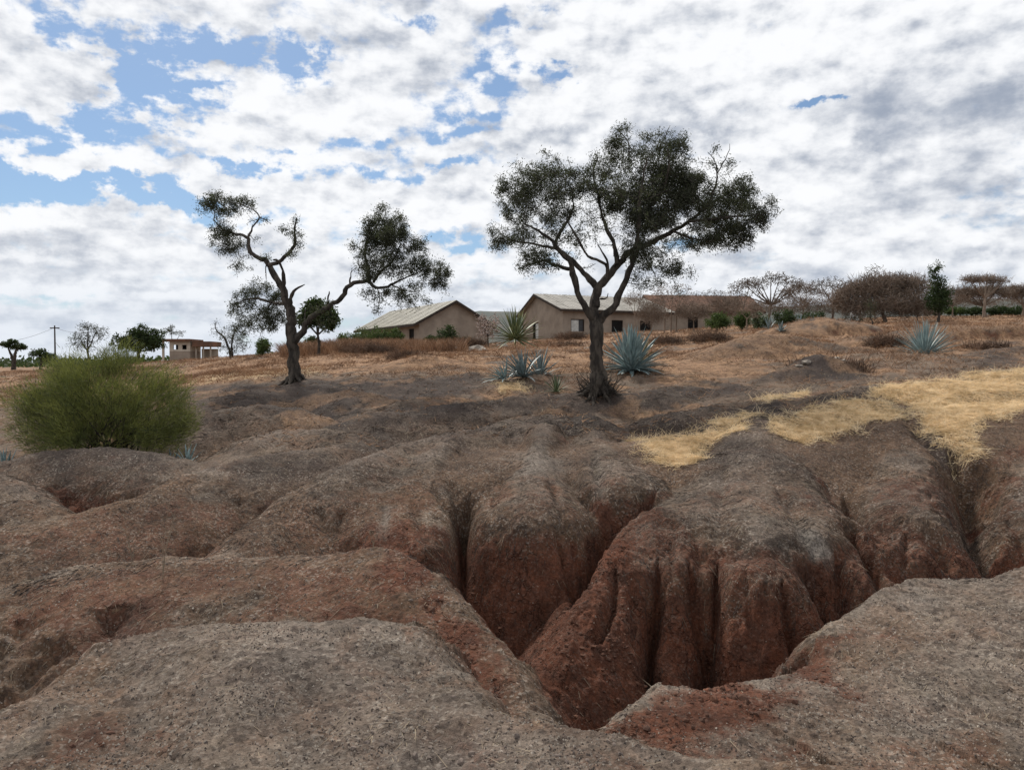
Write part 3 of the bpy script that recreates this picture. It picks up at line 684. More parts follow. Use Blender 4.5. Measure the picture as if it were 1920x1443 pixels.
M['pebble_dark'] = mat_var('pebble_dark', (.10, .078, .066), (.055, .045, .040), 20, .9, 2)

def limb(pxs, Y, rads, dy=None, step=.12, jit=.10):
    """trace of a limb: list of (px, py), radii at ends, dy = depth offset along it"""
    n = len(pxs); dy = dy if dy is not None else 0.0
    ys = Y + (np.linspace(0, dy, n) if np.isscalar(dy) else np.asarray(dy))
    if len(rads) != n: rads = np.interp(np.linspace(0, 1, n), np.linspace(0, 1, len(rads)), rads)
    return smooth_path([P(a, b, y) for (a, b), y in zip(pxs, ys)], rads, min(step, .085), jit * 1.6)
def clump(px, py, rx, ry, Y, dy, w):
    c = P(px, py, Y + dy); return (c, (rx / F * Y, max(rx, ry) / F * Y * .95, ry / F * Y), w)
def ragged(cl, k=4):
    out = []
    for c, rr, w in cl:
        out.append((c, tuple(v * .9 for v in rr), w * 1.1)); rr = np.asarray(rr)
        if max(rr) > 1.2: out[-1] = (c, tuple(rr), w); continue
        for i in range(k):
            v = rng.normal(size=3); v /= np.linalg.norm(v)
            out.append((np.asarray(c) + v * rr * random.uniform(.55, 1.1), tuple(rr * np.array([random.uniform(.25, .55) for _ in range(3)])), w * random.uniform(.5, 2.2)))
    return out
def roots(base, r, n, spread):
    out = []
    for k in range(n):
        a = 2 * math.pi * (k + random.random() * .6) / n; L = spread * random.uniform(.6, 1.25)
        pts = []
        for t in (0, .25, .5, .75, 1):
            x = base[0] + math.cos(a) * L * t; y = base[1] + math.sin(a) * L * t + random.uniform(-.04, .04)
            z = ground(x, y) + (r * 1.9) * (1 - t) ** 2.2 - .03 * t + .01
            pts.append((x, y, z))
        pts[0] = (base[0] + math.cos(a) * .03, base[1] + math.sin(a) * .03, base[2] + r * 2.3)
        out.append(smooth_path(pts, [r * .55, r * .42, r * .28, r * .16, r * .05], .06, .2))
    return out
def finish_tree(name, label, cat, base, limbs, twigs, tips, tdir, leaf_mat, nleaf, lsize, spread, group=None, sides=9, tmat='bark', twmat='twig', tw_leaf=None, crown_name='crown'):
    root = empty(name, base); tag(root, label, cat, group)
    b = np.asarray(base)
    V, Fq = tubes([(p - b, r) for p, r in limbs], sides)
    nz = np.stack([gnoise(V[:, 0] * 9 + V[:, 2] * 5, V[:, 2] * 4 + V[:, 1] * 9), gnoise(V[:, 0] * 8 + 30, V[:, 2] * 4.5 + V[:, 1] * 7), .4 * gnoise(V[:, 1] * 9, V[:, 2] * 6 + 9)], 1)
    if sides > 5: V = V + nz * .034
    add_mesh('trunk', V, Fq, [M[tmat]], root)
    V, Fq = tubes([(p - b, r) for p, r in twigs], 3)
    mi = np.zeros(len(Fq), int); VV, FF = V, Fq
    if nleaf:
        # leaves along the outer half of each twig and round its tip
        src = []; per = max(1, nleaf)
        for p, r in twigs:
            k = len(p); a = rng.uniform(.25, 1.0, per) * (k - 1); i = np.minimum(a.astype(int), k - 2); f = (a - i)[:, None]
            src.append(p[i] * (1 - f) + p[i + 1] * f)
        cen = np.concatenate(src) - b + rng.normal(size=(per * len(twigs), 3)) * spread
        asp = .06 if leaf_mat in ('brown_twig', 'brush') else (.26 if leaf_mat == 'leaf_olive' else .45)
        lv, lf = kites(cen, lsize * (2.6 if asp < .1 else 1), lsize * (2.6 if asp < .1 else 1) * asp, up=.5 if asp < .1 else 0.0)
        VV = np.concatenate([V, lv]); FF = np.concatenate([Fq, lf + len(V)]); mi = np.r_[mi, np.ones(len(lf), int)]
    add_mesh(crown_name, VV, FF, [M[twmat], M[leaf_mat or twmat]], root, smooth=False, matidx=mi)
    return root

# ------------------------------------------------------------------ the two thorn trees
def right_tree():
    Y = 15.0; base = P(1122, 741, Y); base[2] = ground(base[0], base[1])
    L = [limb([(1122,744),(1121,715),(1119,688),(1118,655),(1119,632),(1116,605),(1112,585)], Y, [.20,.155,.14,.13,.13,.135,.11], 0, .08, .06),
     limb([(1113,596),(1104,585),(1090,562),(1078,531),(1071,497),(1048,467),(1030,447),(1008,432),(985,420)], Y, [.085,.075,.062,.055,.05,.04,.032,.022,.014], -.7),
     limb([(1114,590),(1113,568),(1120,542),(1101,519),(1082,497),(1060,478),(1041,460),(1047,441),(1063,415),(1075,381),(1070,350)], Y, [.10,.085,.075,.055,.05,.045,.035,.032,.028,.02,.012], .6),
     limb([(1116,575),(1120,542),(1138,521),(1157,497),(1179,474),(1202,463),(1232,448),(1262,433),(1292,415),(1329,385),(1367,362)], Y, [.09,.08,.078,.07,.062,.055,.05,.042,.035,.025,.014], .5),
     limb([(1120,606),(1135,590),(1149,577),(1163,550),(1175,520),(1186,490),(1194,455),(1198,415),(1199,377),(1206,332),(1214,295)], Y, [.09,.075,.066,.062,.058,.05,.045,.038,.03,.02,.012], -.8),
     limb([(1138,521),(1137,500),(1120,488),(1103,480),(1090,460),(1075,433),(1062,410)], Y, [.035,.03,.028,.024,.022,.018,.012], -.3),
     limb([(1138,523),(1139,490),(1131,474),(1120,458)], Y, [.03,.022,.018,.008], -.4),
     limb([(1157,497),(1154,470),(1150,452),(1138,430),(1127,396),(1120,362),(1112,325),(1120,295)], Y, [.05,.042,.038,.034,.028,.022,.016,.01], .9),
     limb([(1067,504),(1052,500),(1041,497),(1018,489),(998,494),(975,503)], Y, [.038,.034,.03,.024,.016,.01], -.9),
     limb([(1048,467),(1022,462),(995,456),(965,452),(940,440)], Y, [.032,.026,.02,.014,.008], .7),
     limb([(1198,415),(1215,390),(1236,368),(1248,340),(1254,314),(1250,280)], Y, [.035,.03,.026,.02,.014,.008], -.9),
     limb([(1292,415),(1325,412),(1360,408),(1395,405),(1425,402)], Y, [.03,.024,.02,.014,.008], -.6),
     limb([(1262,433),(1290,445),(1320,450),(1350,448)], Y, [.026,.02,.015,.008], .5),
     limb([(1329,385),(1342,345),(1345,318),(1336,295),(1327,285)], Y, [.022,.018,.014,.009,.005], .1),
     limb([(1345,325),(1356,305),(1366,285),(1370,270)], Y, [.013,.010,.007,.004], .1),
     limb([(1179,300),(1178,270),(1165,250),(1152,240)], Y, [.014,.011,.008,.004], .3),
     limb([(1235,300),(1240,270),(1250,250),(1255,236)], Y, [.014,.011,.008,.004], -.3),
     limb([(1202,463),(1212,485),(1222,505),(1230,520)], Y, [.022,.017,.012,.006], -.6),
     limb([(1127,560),(1136,560),(1140,550)], Y, [.02,.014,.006], -.3)]
    L += roots(base, .18, 13, .5)
    cl = [clump(*c) for c in [(981,343,40,38,Y,-.3,.9),(1022,381,42,38,Y,.3,.8),(973,395,40,35,Y,.2,.9),(955,452,40,26,Y,.6,.9),(925,435,16,13,Y,.5,.6),
      (1000,492,42,24,Y,-.8,.8),(1035,335,34,30,Y,.2,.6),(1062,350,38,38,Y,.5,.7),(1104,345,48,40,Y,.5,.9),(1142,306,45,40,Y,.6,1.0),(1182,266,42,26,Y,.4,.55),(1160,250,22,14,Y,.4,.4),
      (1235,272,40,26,Y,-.2,.7),(1228,317,65,46,Y,-.2,1.5),(1187,370,60,42,Y,-.2,1.5),(1242,377,72,48,Y,0,1.6),(1142,377,38,30,Y,.7,.9),(1202,430,48,34,Y,-.4,1.3),
      (1198,467,34,20,Y,-.6,.9),(1292,362,60,46,Y,.2,1.4),(1348,384,50,42,Y,.3,1.3),(1393,362,35,38,Y,.2,.9),(1404,415,38,40,Y,-.3,1.1),(1348,437,58,30,Y,.3,1.1),
      (1290,452,42,22,Y,.5,.7),(1385,452,26,22,Y,-.1,.7),(1434,400,20,26,Y,-.4,.55),(1239,500,45,28,Y,-.5,.5),(1209,535,28,15,Y,-.5,.4),(1344,302,36,30,Y,.1,.28),(1290,470,25,25,Y,.3,.3),(1180,385,250,110,Y,0,.16),(1010,400,90,90,Y,0,.3),(1060,450,70,40,Y,.3,.25),(1320,395,110,75,Y,0,.35),(1215,490,70,45,Y,-.3,.35)]]
    tang = []
    for k in range(150):
        a = random.uniform(0, 6.28); rr0 = random.uniform(.08, .34); p0 = np.array((base[0] + math.cos(a) * rr0, base[1] + math.sin(a) * rr0, 0)); p0[2] = ground(p0[0], p0[1]) + random.uniform(0, .38) * (1 - rr0 / .42)
        dd = np.array((math.cos(a + random.uniform(-1, 1)) * .12, math.sin(a + random.uniform(-1, 1)) * .12, random.uniform(-.06, .16))); tang.append((np.array([p0, p0 + dd + rng.normal(size=3) * .02, p0 + dd * 2 + rng.normal(size=3) * .04]), np.array([.010, .007, .003])))
    tw, tips, td = grow(L[:17], ragged(cl, 4), 4300, .13, .0060, .026, .12)
    finish_tree('thorn_tree', 'large spreading thorn tree with a dense dark crown, right of centre among blue agaves', 'tree', base, L, tw, tips, td, 'leaf_olive', 34, .052, .050, 'thorn trees on the eroded slope')
    rt = [o for o in C.objects if o.name == 'thorn_tree'][0]
    V, Fq = tubes([(p - base, r) for p, r in tang], 3); add_mesh('root_tangle', V, Fq, [M['twig']], rt)
def left_tree():
    Y = 18.0; base = P(553, 715, Y); base[2] = ground(base[0], base[1])
    L = [limb([(553,718),(552,700),(551,677),(549,655),(548,640),(547,620),(547,603),(545,583)], Y, [.17,.145,.135,.13,.13,.13,.12,.10], 0, .08, .08),
     limb([(546,592),(537,565),(528,537),(514,514),(503,495),(486,483),(469,472),(467,452),(461,443),(438,438),(415,428),(400,412)], Y, [.105,.092,.08,.072,.062,.052,.045,.038,.034,.026,.018,.01], .6, .1, .14),
     limb([(465,447),(475,424),(486,407),(478,395),(455,385),(430,378)], Y, [.03,.02,.016,.014,.01,.006], .2),
     limb([(486,407),(498,412),(508,420)], Y, [.012,.009,.004], .2),
     limb([(533,555),(531,520),(528,497),(520,488),(512,487)], Y, [.045,.04,.034,.03,.022], -.4),
     limb([(505,497),(523,492),(537,478),(551,461),(552,433),(554,419),(556,408)], Y, [.05,.045,.04,.034,.026,.018,.008], -.5, .1, .14),
     limb([(543,575),(545,558),(550,546),(558,541),(565,537),(571,533)], Y, [.055,.045,.034,.026,.02,.008], -.3),
     limb([(548,645),(556,634),(568,621),(579,601),(597,587),(621,571),(641,558),(649,542),(663,531),(689,527),(708,540),(734,534),(762,520),(790,508)], Y, [.10,.085,.075,.068,.06,.055,.055,.05,.046,.042,.034,.026,.018,.01], -.9, .1, .14),
     limb([(689,527),(690,506),(684,481),(686,458),(700,435),(712,412)], Y, [.038,.034,.03,.024,.016,.008], -.5),
     limb([(700,528),(714,510),(728,497),(742,480),(750,455)], Y, [.034,.028,.024,.018,.01], -1.2),
     limb([(655,536),(657,522),(659,508)], Y, [.024,.018,.010], -.7), limb([(614,576),(616,560),(617,546)], Y, [.026,.02,.010], -.5),
     limb([(534,568),(520,569),(509,567),(481,559),(452,565),(430,575)], Y, [.05,.042,.036,.028,.018,.010], .9),
     limb([(509,567),(495,590),(485,610)], Y, [.02,.014,.006], 1.0), limb([(568,621),(571,600),(573,580)], Y, [.035,.025,.010], .4),
     limb([(500,492),(498,505),(500,525)], Y, [.018,.014,.006], .1), limb([(734,534),(760,545),(785,548)], Y, [.018,.012,.006], -1.0),
     limb([(708,540),(712,560),(708,580)], Y, [.016,.012,.006], -.9), limb([(788,508),(812,505),(828,520)], Y, [.014,.010,.006], -1)]
    L += roots(base, .15, 11, .38)
    cl = [clump(*c) for c in [(419,380,42,20,Y,.5,1.0),(382,388,20,14,Y,.5,.7),(454,386,26,20,Y,.4,.8),(420,408,28,22,Y,.5,.6),(419,447,40,27,Y,.6,1.0),(440,463,22,12,Y,.5,.6),(484,412,22,10,Y,.2,.25),
      (480,450,18,12,Y,.2,.25),(455,500,24,25,Y,.3,.16),(537,433,14,10,Y,-.4,.8),(563,452,16,20,Y,-.5,.6),(552,478,16,9,Y,-.4,.6),(553,415,10,8,Y,-.4,.6),
      (483,540,34,20,Y,.8,.7),(456,565,26,26,Y,.8,.8),(511,552,26,20,Y,.6,.8),(456,600,26,20,Y,.9,.5),(520,590,30,28,Y,.5,1.2),(509,615,24,16,Y,.5,.7),(470,590,30,30,Y,.8,.35),(500,485,18,8,Y,.2,.5),
      (706,438,38,36,Y,-.7,1.3),(722,402,30,16,Y,-.6,.6),(741,424,28,28,Y,-.8,.9),(747,458,40,32,Y,-1.0,1.3),(704,472,36,30,Y,-.6,1.2),(664,470,12,22,Y,-.5,.4),
      (736,503,46,26,Y,-1,1.3),(788,498,32,22,Y,-1,1.0),(820,510,24,26,Y,-1,1.0),(790,528,36,17,Y,-1,.7),(722,556,42,20,Y,-.9,.4),(764,556,20,14,Y,-1,.5),(831,538,10,16,Y,-1,.6),(702,580,14,12,Y,-.8,.4),(690,505,25,20,Y,-.6,.7),(610,600,40,30,Y,-.4,.25),(440,480,50,30,Y,.5,.18),(740,560,70,25,Y,-.9,.3),(480,600,50,40,Y,.6,.35),(780,470,40,30,Y,-1,.2)]]
    tw, tips, td = grow(L[:19], ragged(cl, 5), 2000, .13, .0066, .024, .02)
    finish_tree('thorn_tree', 'gnarled open thorn tree with separate leafy clumps and stubs, on dark soil at left', 'tree', base, L, tw, tips, td, 'leaf_olive', 30, .056, .052, 'thorn trees on the eroded slope')
right_tree(); left_tree()

# ------------------------------------------------------------------ big green bush
def broom_bush():
    Y = 11.3; x0, y0, z0 = groundpx(195, Y); base = np.array((x0, y0, z0 - .05))
    root = empty('broom_bush', base); tag(root, 'large rounded yellow-green bush of thin upright stems, behind the bare soil hump at left', 'bush')
    ell = [clump(*c) for c in [(190,752,135,88,Y,0,1.5),(105,762,82,70,Y,.1,1.0),(268,772,78,74,Y,-.1,1.0),(185,705,115,42,Y,.1,.7),(310,795,52,52,Y,-.2,.45),(60,785,42,50,Y,.1,.4),(120,695,60,28,Y,.3,.3),(190,815,120,30,Y,-.1,.8),(100,818,80,30,Y,-.2,1.0),(290,820,60,24,Y,-.2,.4),(160,668,22,16,Y,0,.5),(235,672,26,16,Y,0,.5),(75,705,22,20,Y,0,.5),(320,735,24,24,Y,0,.5),(270,705,50,30,Y,-.2,.3)]]
    stems = []
    for k in range(70):
        c, rr, _ = ell[random.choice([0, 0, 0, 1, 2, 4, 5])]; v = rng.normal(size=3); v /= np.linalg.norm(v); v *= random.random() ** .4 * .8
        t = np.asarray(c) + v * rr; a = base + np.array((random.uniform(-.5, .5), random.uniform(-.25, .25), 0)); a[2] = z0 - .03
        mid = a * .5 + t * .5 + np.array((0, 0, .15)); stems.append(smooth_path([a, mid, t], [.014, .009, .004], .12, .3))
    V, Fq = tubes([(p - base, r) for p, r in stems], 4); add_mesh('stems', V, Fq, [M['twig']], root)
    w = np.array([c[2] * c[1][0] * c[1][2] for c in ell]); w /= w.sum(); n = 62000; cs = []
    sub = []
    for (c, rr, _), k in zip(ell, rng.multinomial(150, w)):
        for q in range(k):
            v = rng.normal(size=3); v /= np.linalg.norm(v); v *= random.uniform(.35, .92); f_ = random.uniform(.14, .30)
            sub.append((np.asarray(c) + v * np.asarray(rr), (f_ * 1.1, f_, f_ * random.uniform(.8, 1.3)), 1))
    ell = sub; w = np.array([c[1][0] ** 2 for c in ell]); w /= w.sum()
    for (c, rr, _), k in zip(ell, rng.multinomial(n, w)):
        v = rng.normal(size=(k, 3)); v /= np.linalg.norm(v, axis=1)[:, None]; v *= rng.uniform(.1, 1, (k, 1)) ** .45
        lump = 1 + .24 * np.sin(v[:, :1] * 7 + c[0] * 3) * np.cos(v[:, 2:] * 6 + 1) + rng.normal(size=(k, 1)) * .05
        cs.append(np.asarray(c) + v * rr * lump)
    cs = np.concatenate(cs); out = (cs - (base + np.array((0, 0, .45)))); out /= np.linalg.norm(out, axis=1)[:, None]
    ok = cs[:, 2] > samp(Z, cs[:, 0], cs[:, 1]) - .02; cs, out = cs[ok], out[ok]
    d = out * .75 + np.array((0, 0, .42)) + rng.normal(size=cs.shape) * .50; d /= np.linalg.norm(d, axis=1)[:, None]
    V, Fq = blades(cs - base, d, rng.uniform(.05, .14, len(cs)), rng.uniform(.004, .008, len(cs)), rng.normal(size=cs.shape) * .12 + np.array((0, 0, -.10)), 2)
    mi = np.tile((rng.random(len(cs)) < .25).astype(int), 2)
    add_mesh('foliage', V, Fq, [M['broom'], M['broom_dark']], root, smooth=False, matidx=mi)
broom_bush()

# ------------------------------------------------------------------ agaves
def leaf_mesh(mat, L, W, curve, thick=.012, name='agave_leaf'):
    n = 7; V = []; F4 = []
    for i in range(n + 1):
        t = i / n; w = W * (0.55 + 1.1 * t - 1.65 * t ** 2.2) if t < .98 else .002
        w = max(w, .002) * .5; x = L * t * math.cos(curve * t * .5); z = -L * curve * t * t * .35
        ch = w * .35
        V += [(x, -w, z + ch), (x, 0, z), (x, w, z + ch), (x, 0, z - thick * (1 - t) - .002)]
    for i in range(n):
        a = i * 4; b = a + 4
        for j in range(4): F4.append((a + j, a + (j + 1) % 4, b + (j + 1) % 4, b + j))
    me = bpy.data.meshes.new(name); me.from_pydata(V, [], F4); me.materials.append(mat)
    for p in me.polygons: p.use_smooth = True
    return me
def agave(px, py, Y, r, h, n, mat, label, name='agave', cat='agave', lean=(0, 0), wid=.075, group='agaves on the slope', cur=.35, emin=8, sink=0.0):
    base = P(px, py, Y); base[2] = ground(base[0], base[1]) - sink
    root = empty(name, base); tag(root, label, cat, group)
    mes = [leaf_mesh(mat, 1.0, wid / r * random.uniform(.9, 1.1), cur * f) for f in (.3, 1.0, 1.7)]
    for i in range(n):
        f = i / max(1, n - 1)                      # 0 inner .. 1 outer
        az = i * 2.39996 + random.uniform(-.15, .15); el = R(86 - (86 - emin) * f ** .85 + random.uniform(-5, 5))
        L = (h * (1 - f) + r * f) * random.uniform(.88, 1.1)
        o = bpy.data.objects.new('leaf', mes[min(2, int(f * 3))]); C.objects.link(o); o.parent = root
        m = Vector((math.cos(az) * math.cos(el) + lean[0], math.sin(az) * math.cos(el) + lean[1], math.sin(el))).normalized()
        o.rotation_euler = m.to_track_quat('X', 'Z').to_euler(); o.scale = (L, L, L); o.location = (m.x * .03, m.y * .03, .02)
    return root
agave(1184, 697, 18.2, .80, 1.08, 90, M['agave_pale'], 'big blue-grey agave with stiff leaves right beside the trunk of the spreading tree', lean=(.05, -.1), wid=.125, emin=0)
agave(982, 702, 17.3, .88, .62, 54, M['agave'], 'middle blue agave of the clump leaning over a bank left of the spreading tree', lean=(-.35, -.25), wid=.075)
agave(948, 710, 17.0, .70, .40, 34, M['agave_pale'], 'low pale agave sprawling leftmost on the dark bank left of the spreading tree', lean=(-.55, -.3), wid=.07)
agave(1012, 699, 18.0, .70, .72, 34, M['agave'], 'upright blue agave at the back of the clump left of the spreading tree', lean=(.1, .1), wid=.065)
agave(1043, 724, 16.2, .34, .40, 26, M['agave_green'], 'small green agave just left of the roots of the spreading tree', wid=.035, lean=(0, -.1))
agave(1733, 671, 20.5, .86, .98, 120, M['agave_pale'], 'large round blue agave standing alone on the slope at far right, above the straw', wid=.05, cur=.2, emin=4)
agave(8, 838, 10.6, .40, .42, 26, M['agave_pale'], 'pale blue agave at the left edge of the photo beside the yellow-green bush', wid=.06)
agave(352, 862, 10.4, .26, .30, 16, M['agave_pale'], 'small blue agave tucked behind the soil hump at the right foot of the yellow-green bush', wid=.045, emin=25)
agave(322, 850, 11.0, .30, .34, 16, M['agave'], 'dull agave half hidden in the right side of the yellow-green bush', wid=.04, emin=25)
agave(966, 650, 27, 1.05, 1.15, 80, M['yucca'], 'spiky green and yellow yucca with a wide head of leaves between the two houses', name='yucca', cat='yucca', wid=.09, group='yuccas on the slope', emin=-14, cur=.2, sink=-.55)
agave(1198, 648, 21.5, .62, .80, 60, M['agave_green'], 'dark green spiky rosette rising behind the big blue-grey agave', name='yucca', cat='yucca', wid=.04, group='yuccas on the slope', emin=0, cur=.2)
for (px, py, Y, r, lab) in [(1442, 606, 42, .55, 'small grey-green agave on the skyline left of the bare brown dome tree'), (1532, 602, 40, .60, 'bluish agave on the low soil ridge in front of the bare brown dome tree'),
     (1500, 604, 44, .5, 'grey agave among the green shrubs behind the low soil ridge'), (1465, 622, 33, .34, 'tiny pale agave on the brown slope below the green shrubs')]:
    agave(px, py, Y, r, r * 1.5, 22, M['agave'], lab, wid=.07)

# ------------------------------------------------------------------ background trees and shrubs
def bg_tree(name, label, cat, bpx, Y, crowns, n, leaf, nleaf, lsize, group=None, trunks=None, tr=.10, tip=.010, rmax=.05, tmat='bark', twmat='twig', spread=.10, fork=None, up=.2, step=.4, sink=.05):
    b = groundpx(bpx, Y); base = b.copy(); b[2] -= sink
    cl = [clump(a, c, rx, ry, Y, dy, w) for (a, c, rx, ry, dy, w) in crowns]
    L = []
    for tq in (trunks or [None]):
        if tq is None:
            cc = np.mean([c[0] for c in cl], 0); mid = b * .45 + cc * .55; mid[:2] = b[:2] * .6 + cc[:2] * .4 
            L.append(smooth_path([b, (b + mid) / 2 + rng.normal(size=3) * .05, mid], [tr, tr * .8, tr * .6], .25, .2))
            for c in cl:
                L.append(smooth_path([mid, (mid + c[0]) / 2 + np.array((0, 0, -.1)), c[0]], [tr * .55, tr * .4, tr * .15], .25, .25))
        else:
            pts = [P(x, y, Y + d) for x, y, d in tq]; pts[0] = np.array((pts[0][0], pts[0][1], min(pts[0][2], ground(pts[0][0], pts[0][1])) - sink))
            L.append(smooth_path(pts, np.linspace(tr, tr * .25, len(pts)), .25, .2))
    tw, tips, td = grow(L, cl, n, step, tip, rmax, up)
    return finish_tree(name, label, cat, base, L, tw, tips, td, leaf, nleaf, lsize, spread, group, 5, tmat, twmat)
far_g = 'trees on the skyline'
bg_tree('umbrella_tree', 'small dark umbrella tree at the far left edge of the skyline', 'tree', 24, 120, [(12,645,10,4,0,1),(34,650,14,5,.5,1),(24,640,8,4,0,.6)], 110, 'leaf_dark', 26, .32, far_g,
        trunks=[[(26,690,0),(22,668,0),(14,650,0)],[(24,670,0),(30,660,0),(34,652,0)]], tr=.35, tip=.03)
bg_tree('round_tree', 'low dark bush-like tree between the umbrella tree and the utility pole', 'tree', 76, 105, [(72,663,18,9,0,1),(92,670,16,9,0,1)], 130, 'leaf_dark', 16, .28, far_g, tr=.2, tip=.03)
bg_tree('thin_tree', 'thin brownish tree with see-through crown just right of the utility pole', 'tree', 165, 78, [(150,634,20,18,0,1),(178,625,28,18,0,1),(165,612,18,10,0,.6),(160,650,26,12,0,.5)], 330, 'leaf_olive', 5, .20, far_g, tr=.16, tip=.02, spread=.15)
bg_tree('dark_tree', 'dense dark green tree left of the unfinished building', 'tree', 258, 80, [(235,640,26,16,0,1),(262,625,22,17,0,1.2),(290,635,26,18,0,1),(270,645,45,14,0,1)], 360, 'leaf_dark', 22, .24, far_g, tr=.25, tip=.02)
bg_tree('thin_tree', 'wispy little tree poking up behind the flat roof of the unfinished building', 'tree', 322, 102, [(320,618,14,10,0,1),(338,625,10,7,0,.7)], 90, 'leaf_olive', 6, .22, far_g, tr=.12, tip=.025)
bg_tree('thin_tree', 'sparse grey tree with scattered leaves between the unfinished building and the gnarled tree', 'tree', 434, 46, [(432,632,22,24,0,1),(408,622,14,9,0,.6),(452,640,18,22,0,.8),(404,604,3,3,0,2),(430,655,26,10,0,.6)], 260, 'leaf_olive', 6, .12, far_g, tr=.08, tip=.012, spread=.1,
        trunks=[[(436,672,0),(434,650,0),(438,628,0),(445,610,0)],[(434,650,0),(420,632,0),(405,620,0),(403,606,0)]])
bg_tree('dark_tree', 'dark green leafy tree seen right behind the trunk of the gnarled tree', 'tree', 596, 36, [(600,590,32,20,0,1.2),(618,604,20,13,0,1),(575,598,20,16,0,.8),(590,572,20,10,0,.6)], 330, 'leaf_dark', 20, .16, far_g, tr=.09, tip=.012, spread=.09)
shr = 'green shrubs in front of the houses'
def shrub(px, py, rx, ry, Y, label, mat='leaf_green', n=130, nleaf=22, ls=.12, group=shr, name='green_shrub', cat='shrub', twmat='twig'):
    b = groundpx(px, Y); cz = P(px, py, Y)[2]; low = (cz - ry / F * Y)
    ex = [(px, py, rx, ry, 0, 1), (px - rx * .45, py + ry * .25, rx * .55, ry * .7, .2, .7), (px + rx * .4, py + ry * .3, rx * .55, ry * .65, -.2, .7), (px, py + ry * .85, rx * .95, ry * .45, 0, .8), (px + rx * random.uniform(-.6, .6), py - ry * .5, rx * .4, ry * .6, 0, .5)]
    return bg_tree(name, label, cat, px, Y, ex, n, mat, nleaf, ls, group, tr=.05, tip=.008, rmax=.02, spread=.07, twmat=twmat)
shrub(698, 628, 40, 17, 50, 'wide green shrub against the long side of the left house, under its eaves')
shrub(738, 630, 24, 15, 49, 'green shrub beside the dark doorway of the left house')
shrub(655, 634, 24, 10, 52, 'low green shrub at the far left end of the left house')
shrub(838, 628, 20, 19, 47, 'round dark green shrub in front of the gable wall of the left house', 'leaf_dark')
shrub(808, 638, 11, 9, 47, 'small dark shrub at the left corner of the gable wall of the left house', 'leaf_dark', 70)
shrub(872, 640, 12, 8, 48, 'small dull shrub at the right corner of the gable wall of the left house', 'leaf_olive', 70)
shrub(585, 640, 14, 8, 44, 'low dark shrub on the grassy rise just right of the gnarled trunk', 'leaf_dark', 80)
shrub(492, 648, 16, 13, 42, 'green shrub on the grassy rise just left of the gnarled trunk', 'leaf_green', 90)
shrub(916, 608, 24, 22, 42, 'pale flowering shrub between the two houses, left of the spiky yucca', 'flower', 150, 9, .11, name='flowering_shrub')
g2 = 'green shrubs along the foot of the brown-roofed building'
shrub(1345, 600, 26, 12, 46, 'broad green shrub under the brown roof, just right of the dark doorway', group=g2)
shrub(1392, 598, 16, 12, 47, 'green shrub below the right end of the brown roof', group=g2)
shrub(1425, 600, 16, 15, 45, 'tall tufted green shrub below the widest bare acacia', 'agave_green', group=g2)
shrub(1472, 594, 24, 13, 48, 'dark green shrub right of the tufted shrub under the acacia', 'leaf_dark', group=g2)
shrub(1522, 597, 26, 13, 46, 'dark green shrub directly above the low soil ridge', 'leaf_dark', group=g2)
shrub(1600, 596, 22, 12, 56, 'thin grey-green shrub beside the small white tent', 'leaf_olive', 90, 12, group=g2)
g3 = 'hedge shrubs along the field edge'
for k, (px, rx, lab) in enumerate([(1752, 20, 'hedge shrub under the dark narrow tree'), (1790, 22, 'hedge shrub between the dark narrow tree and the flat acacia'), (1828, 24, 'hedge shrub directly under the flat-topped acacia'), (1866, 22, 'hedge shrub just right of the flat-topped acacia'), (1902, 22, 'hedge shrub at the right edge of the photo')]):
    shrub(px, 582, rx, 7, 70, lab, 'leaf_dark' if k != 1 else 'leaf_green', 90, 18, .17, group=g3, name='hedge_shrub')
bare = 'bare trees on the right skyline'
def acacia(px, cpy, rx, ry, Y, label, n, mat='bare_twig', leafy=0, tr=.09, k=4, base=None, dense=False):
    cr = []
    for i in range(k):
        f = (i + .5) / k * 2 - 1; cr.append((px + f * rx * .72, cpy + ry * .5 * f * f + random.uniform(-1, 1) * ry * .3, rx / k * 1.35, ry * (.9 - .3 * abs(f)), random.uniform(-1.2, 1.2) * rx / 100, 1.0))
    for i in range(k):
        cr.append((px + random.uniform(-.9, .9) * rx, cpy + ry * random.uniform(.6, 1.8), rx / k * 1.2, ry * .5, random.uniform(-1, 1), .45))
    return bg_tree('acacia_tree', label, 'tree', base or px, Y, cr, n, mat if leafy else None, leafy, .16, bare, tr=tr, tip=.016, rmax=.045, tmat=mat, twmat=mat, step=.35, up=.35, spread=.12)
acacia(1445, 526, 82, 17, 55, 'widest bare acacia, its flat grey crown over the right end of the brown roof', 1700, tr=.10, k=7)
acacia(1395, 535, 30, 16, 52, 'small bare acacia touching the left side of the widest bare acacia', 420, tr=.07, k=2)
acacia(1560, 530, 46, 18, 58, 'thin bare acacia between the widest acacia and the brown dome tree', 800, tr=.10, k=3)
bg_tree('acacia_tree', 'dense brown leafless dome-shaped tree, the broadest mass on the right skyline', 'tree', 1660, 50, [(1590,560,36,22,.5,1),(1640,540,50,22,0,1.2),(1700,540,46,22,0,1.2),(1680,570,64,26,-.5,1.2),(1610,578,40,18,0,.6),(1665,526,50,8,0,.8)], 2900, 'brown_twig', 6, .18, bare,
        tr=.14, tip=.014, rmax=.03, tmat='brown_twig', twmat='brown_twig', up=.3, spread=.12)
acacia(1505, 542, 50, 14, 64, 'hazy bare acacia behind the widest bare acacia and the thin one', 700, 'brown_twig', 3, .07, 4)
acacia(1612, 540, 50, 16, 63, 'bare acacia merging into the left side of the brown dome tree', 700, 'brown_twig', 3, .07, 4)
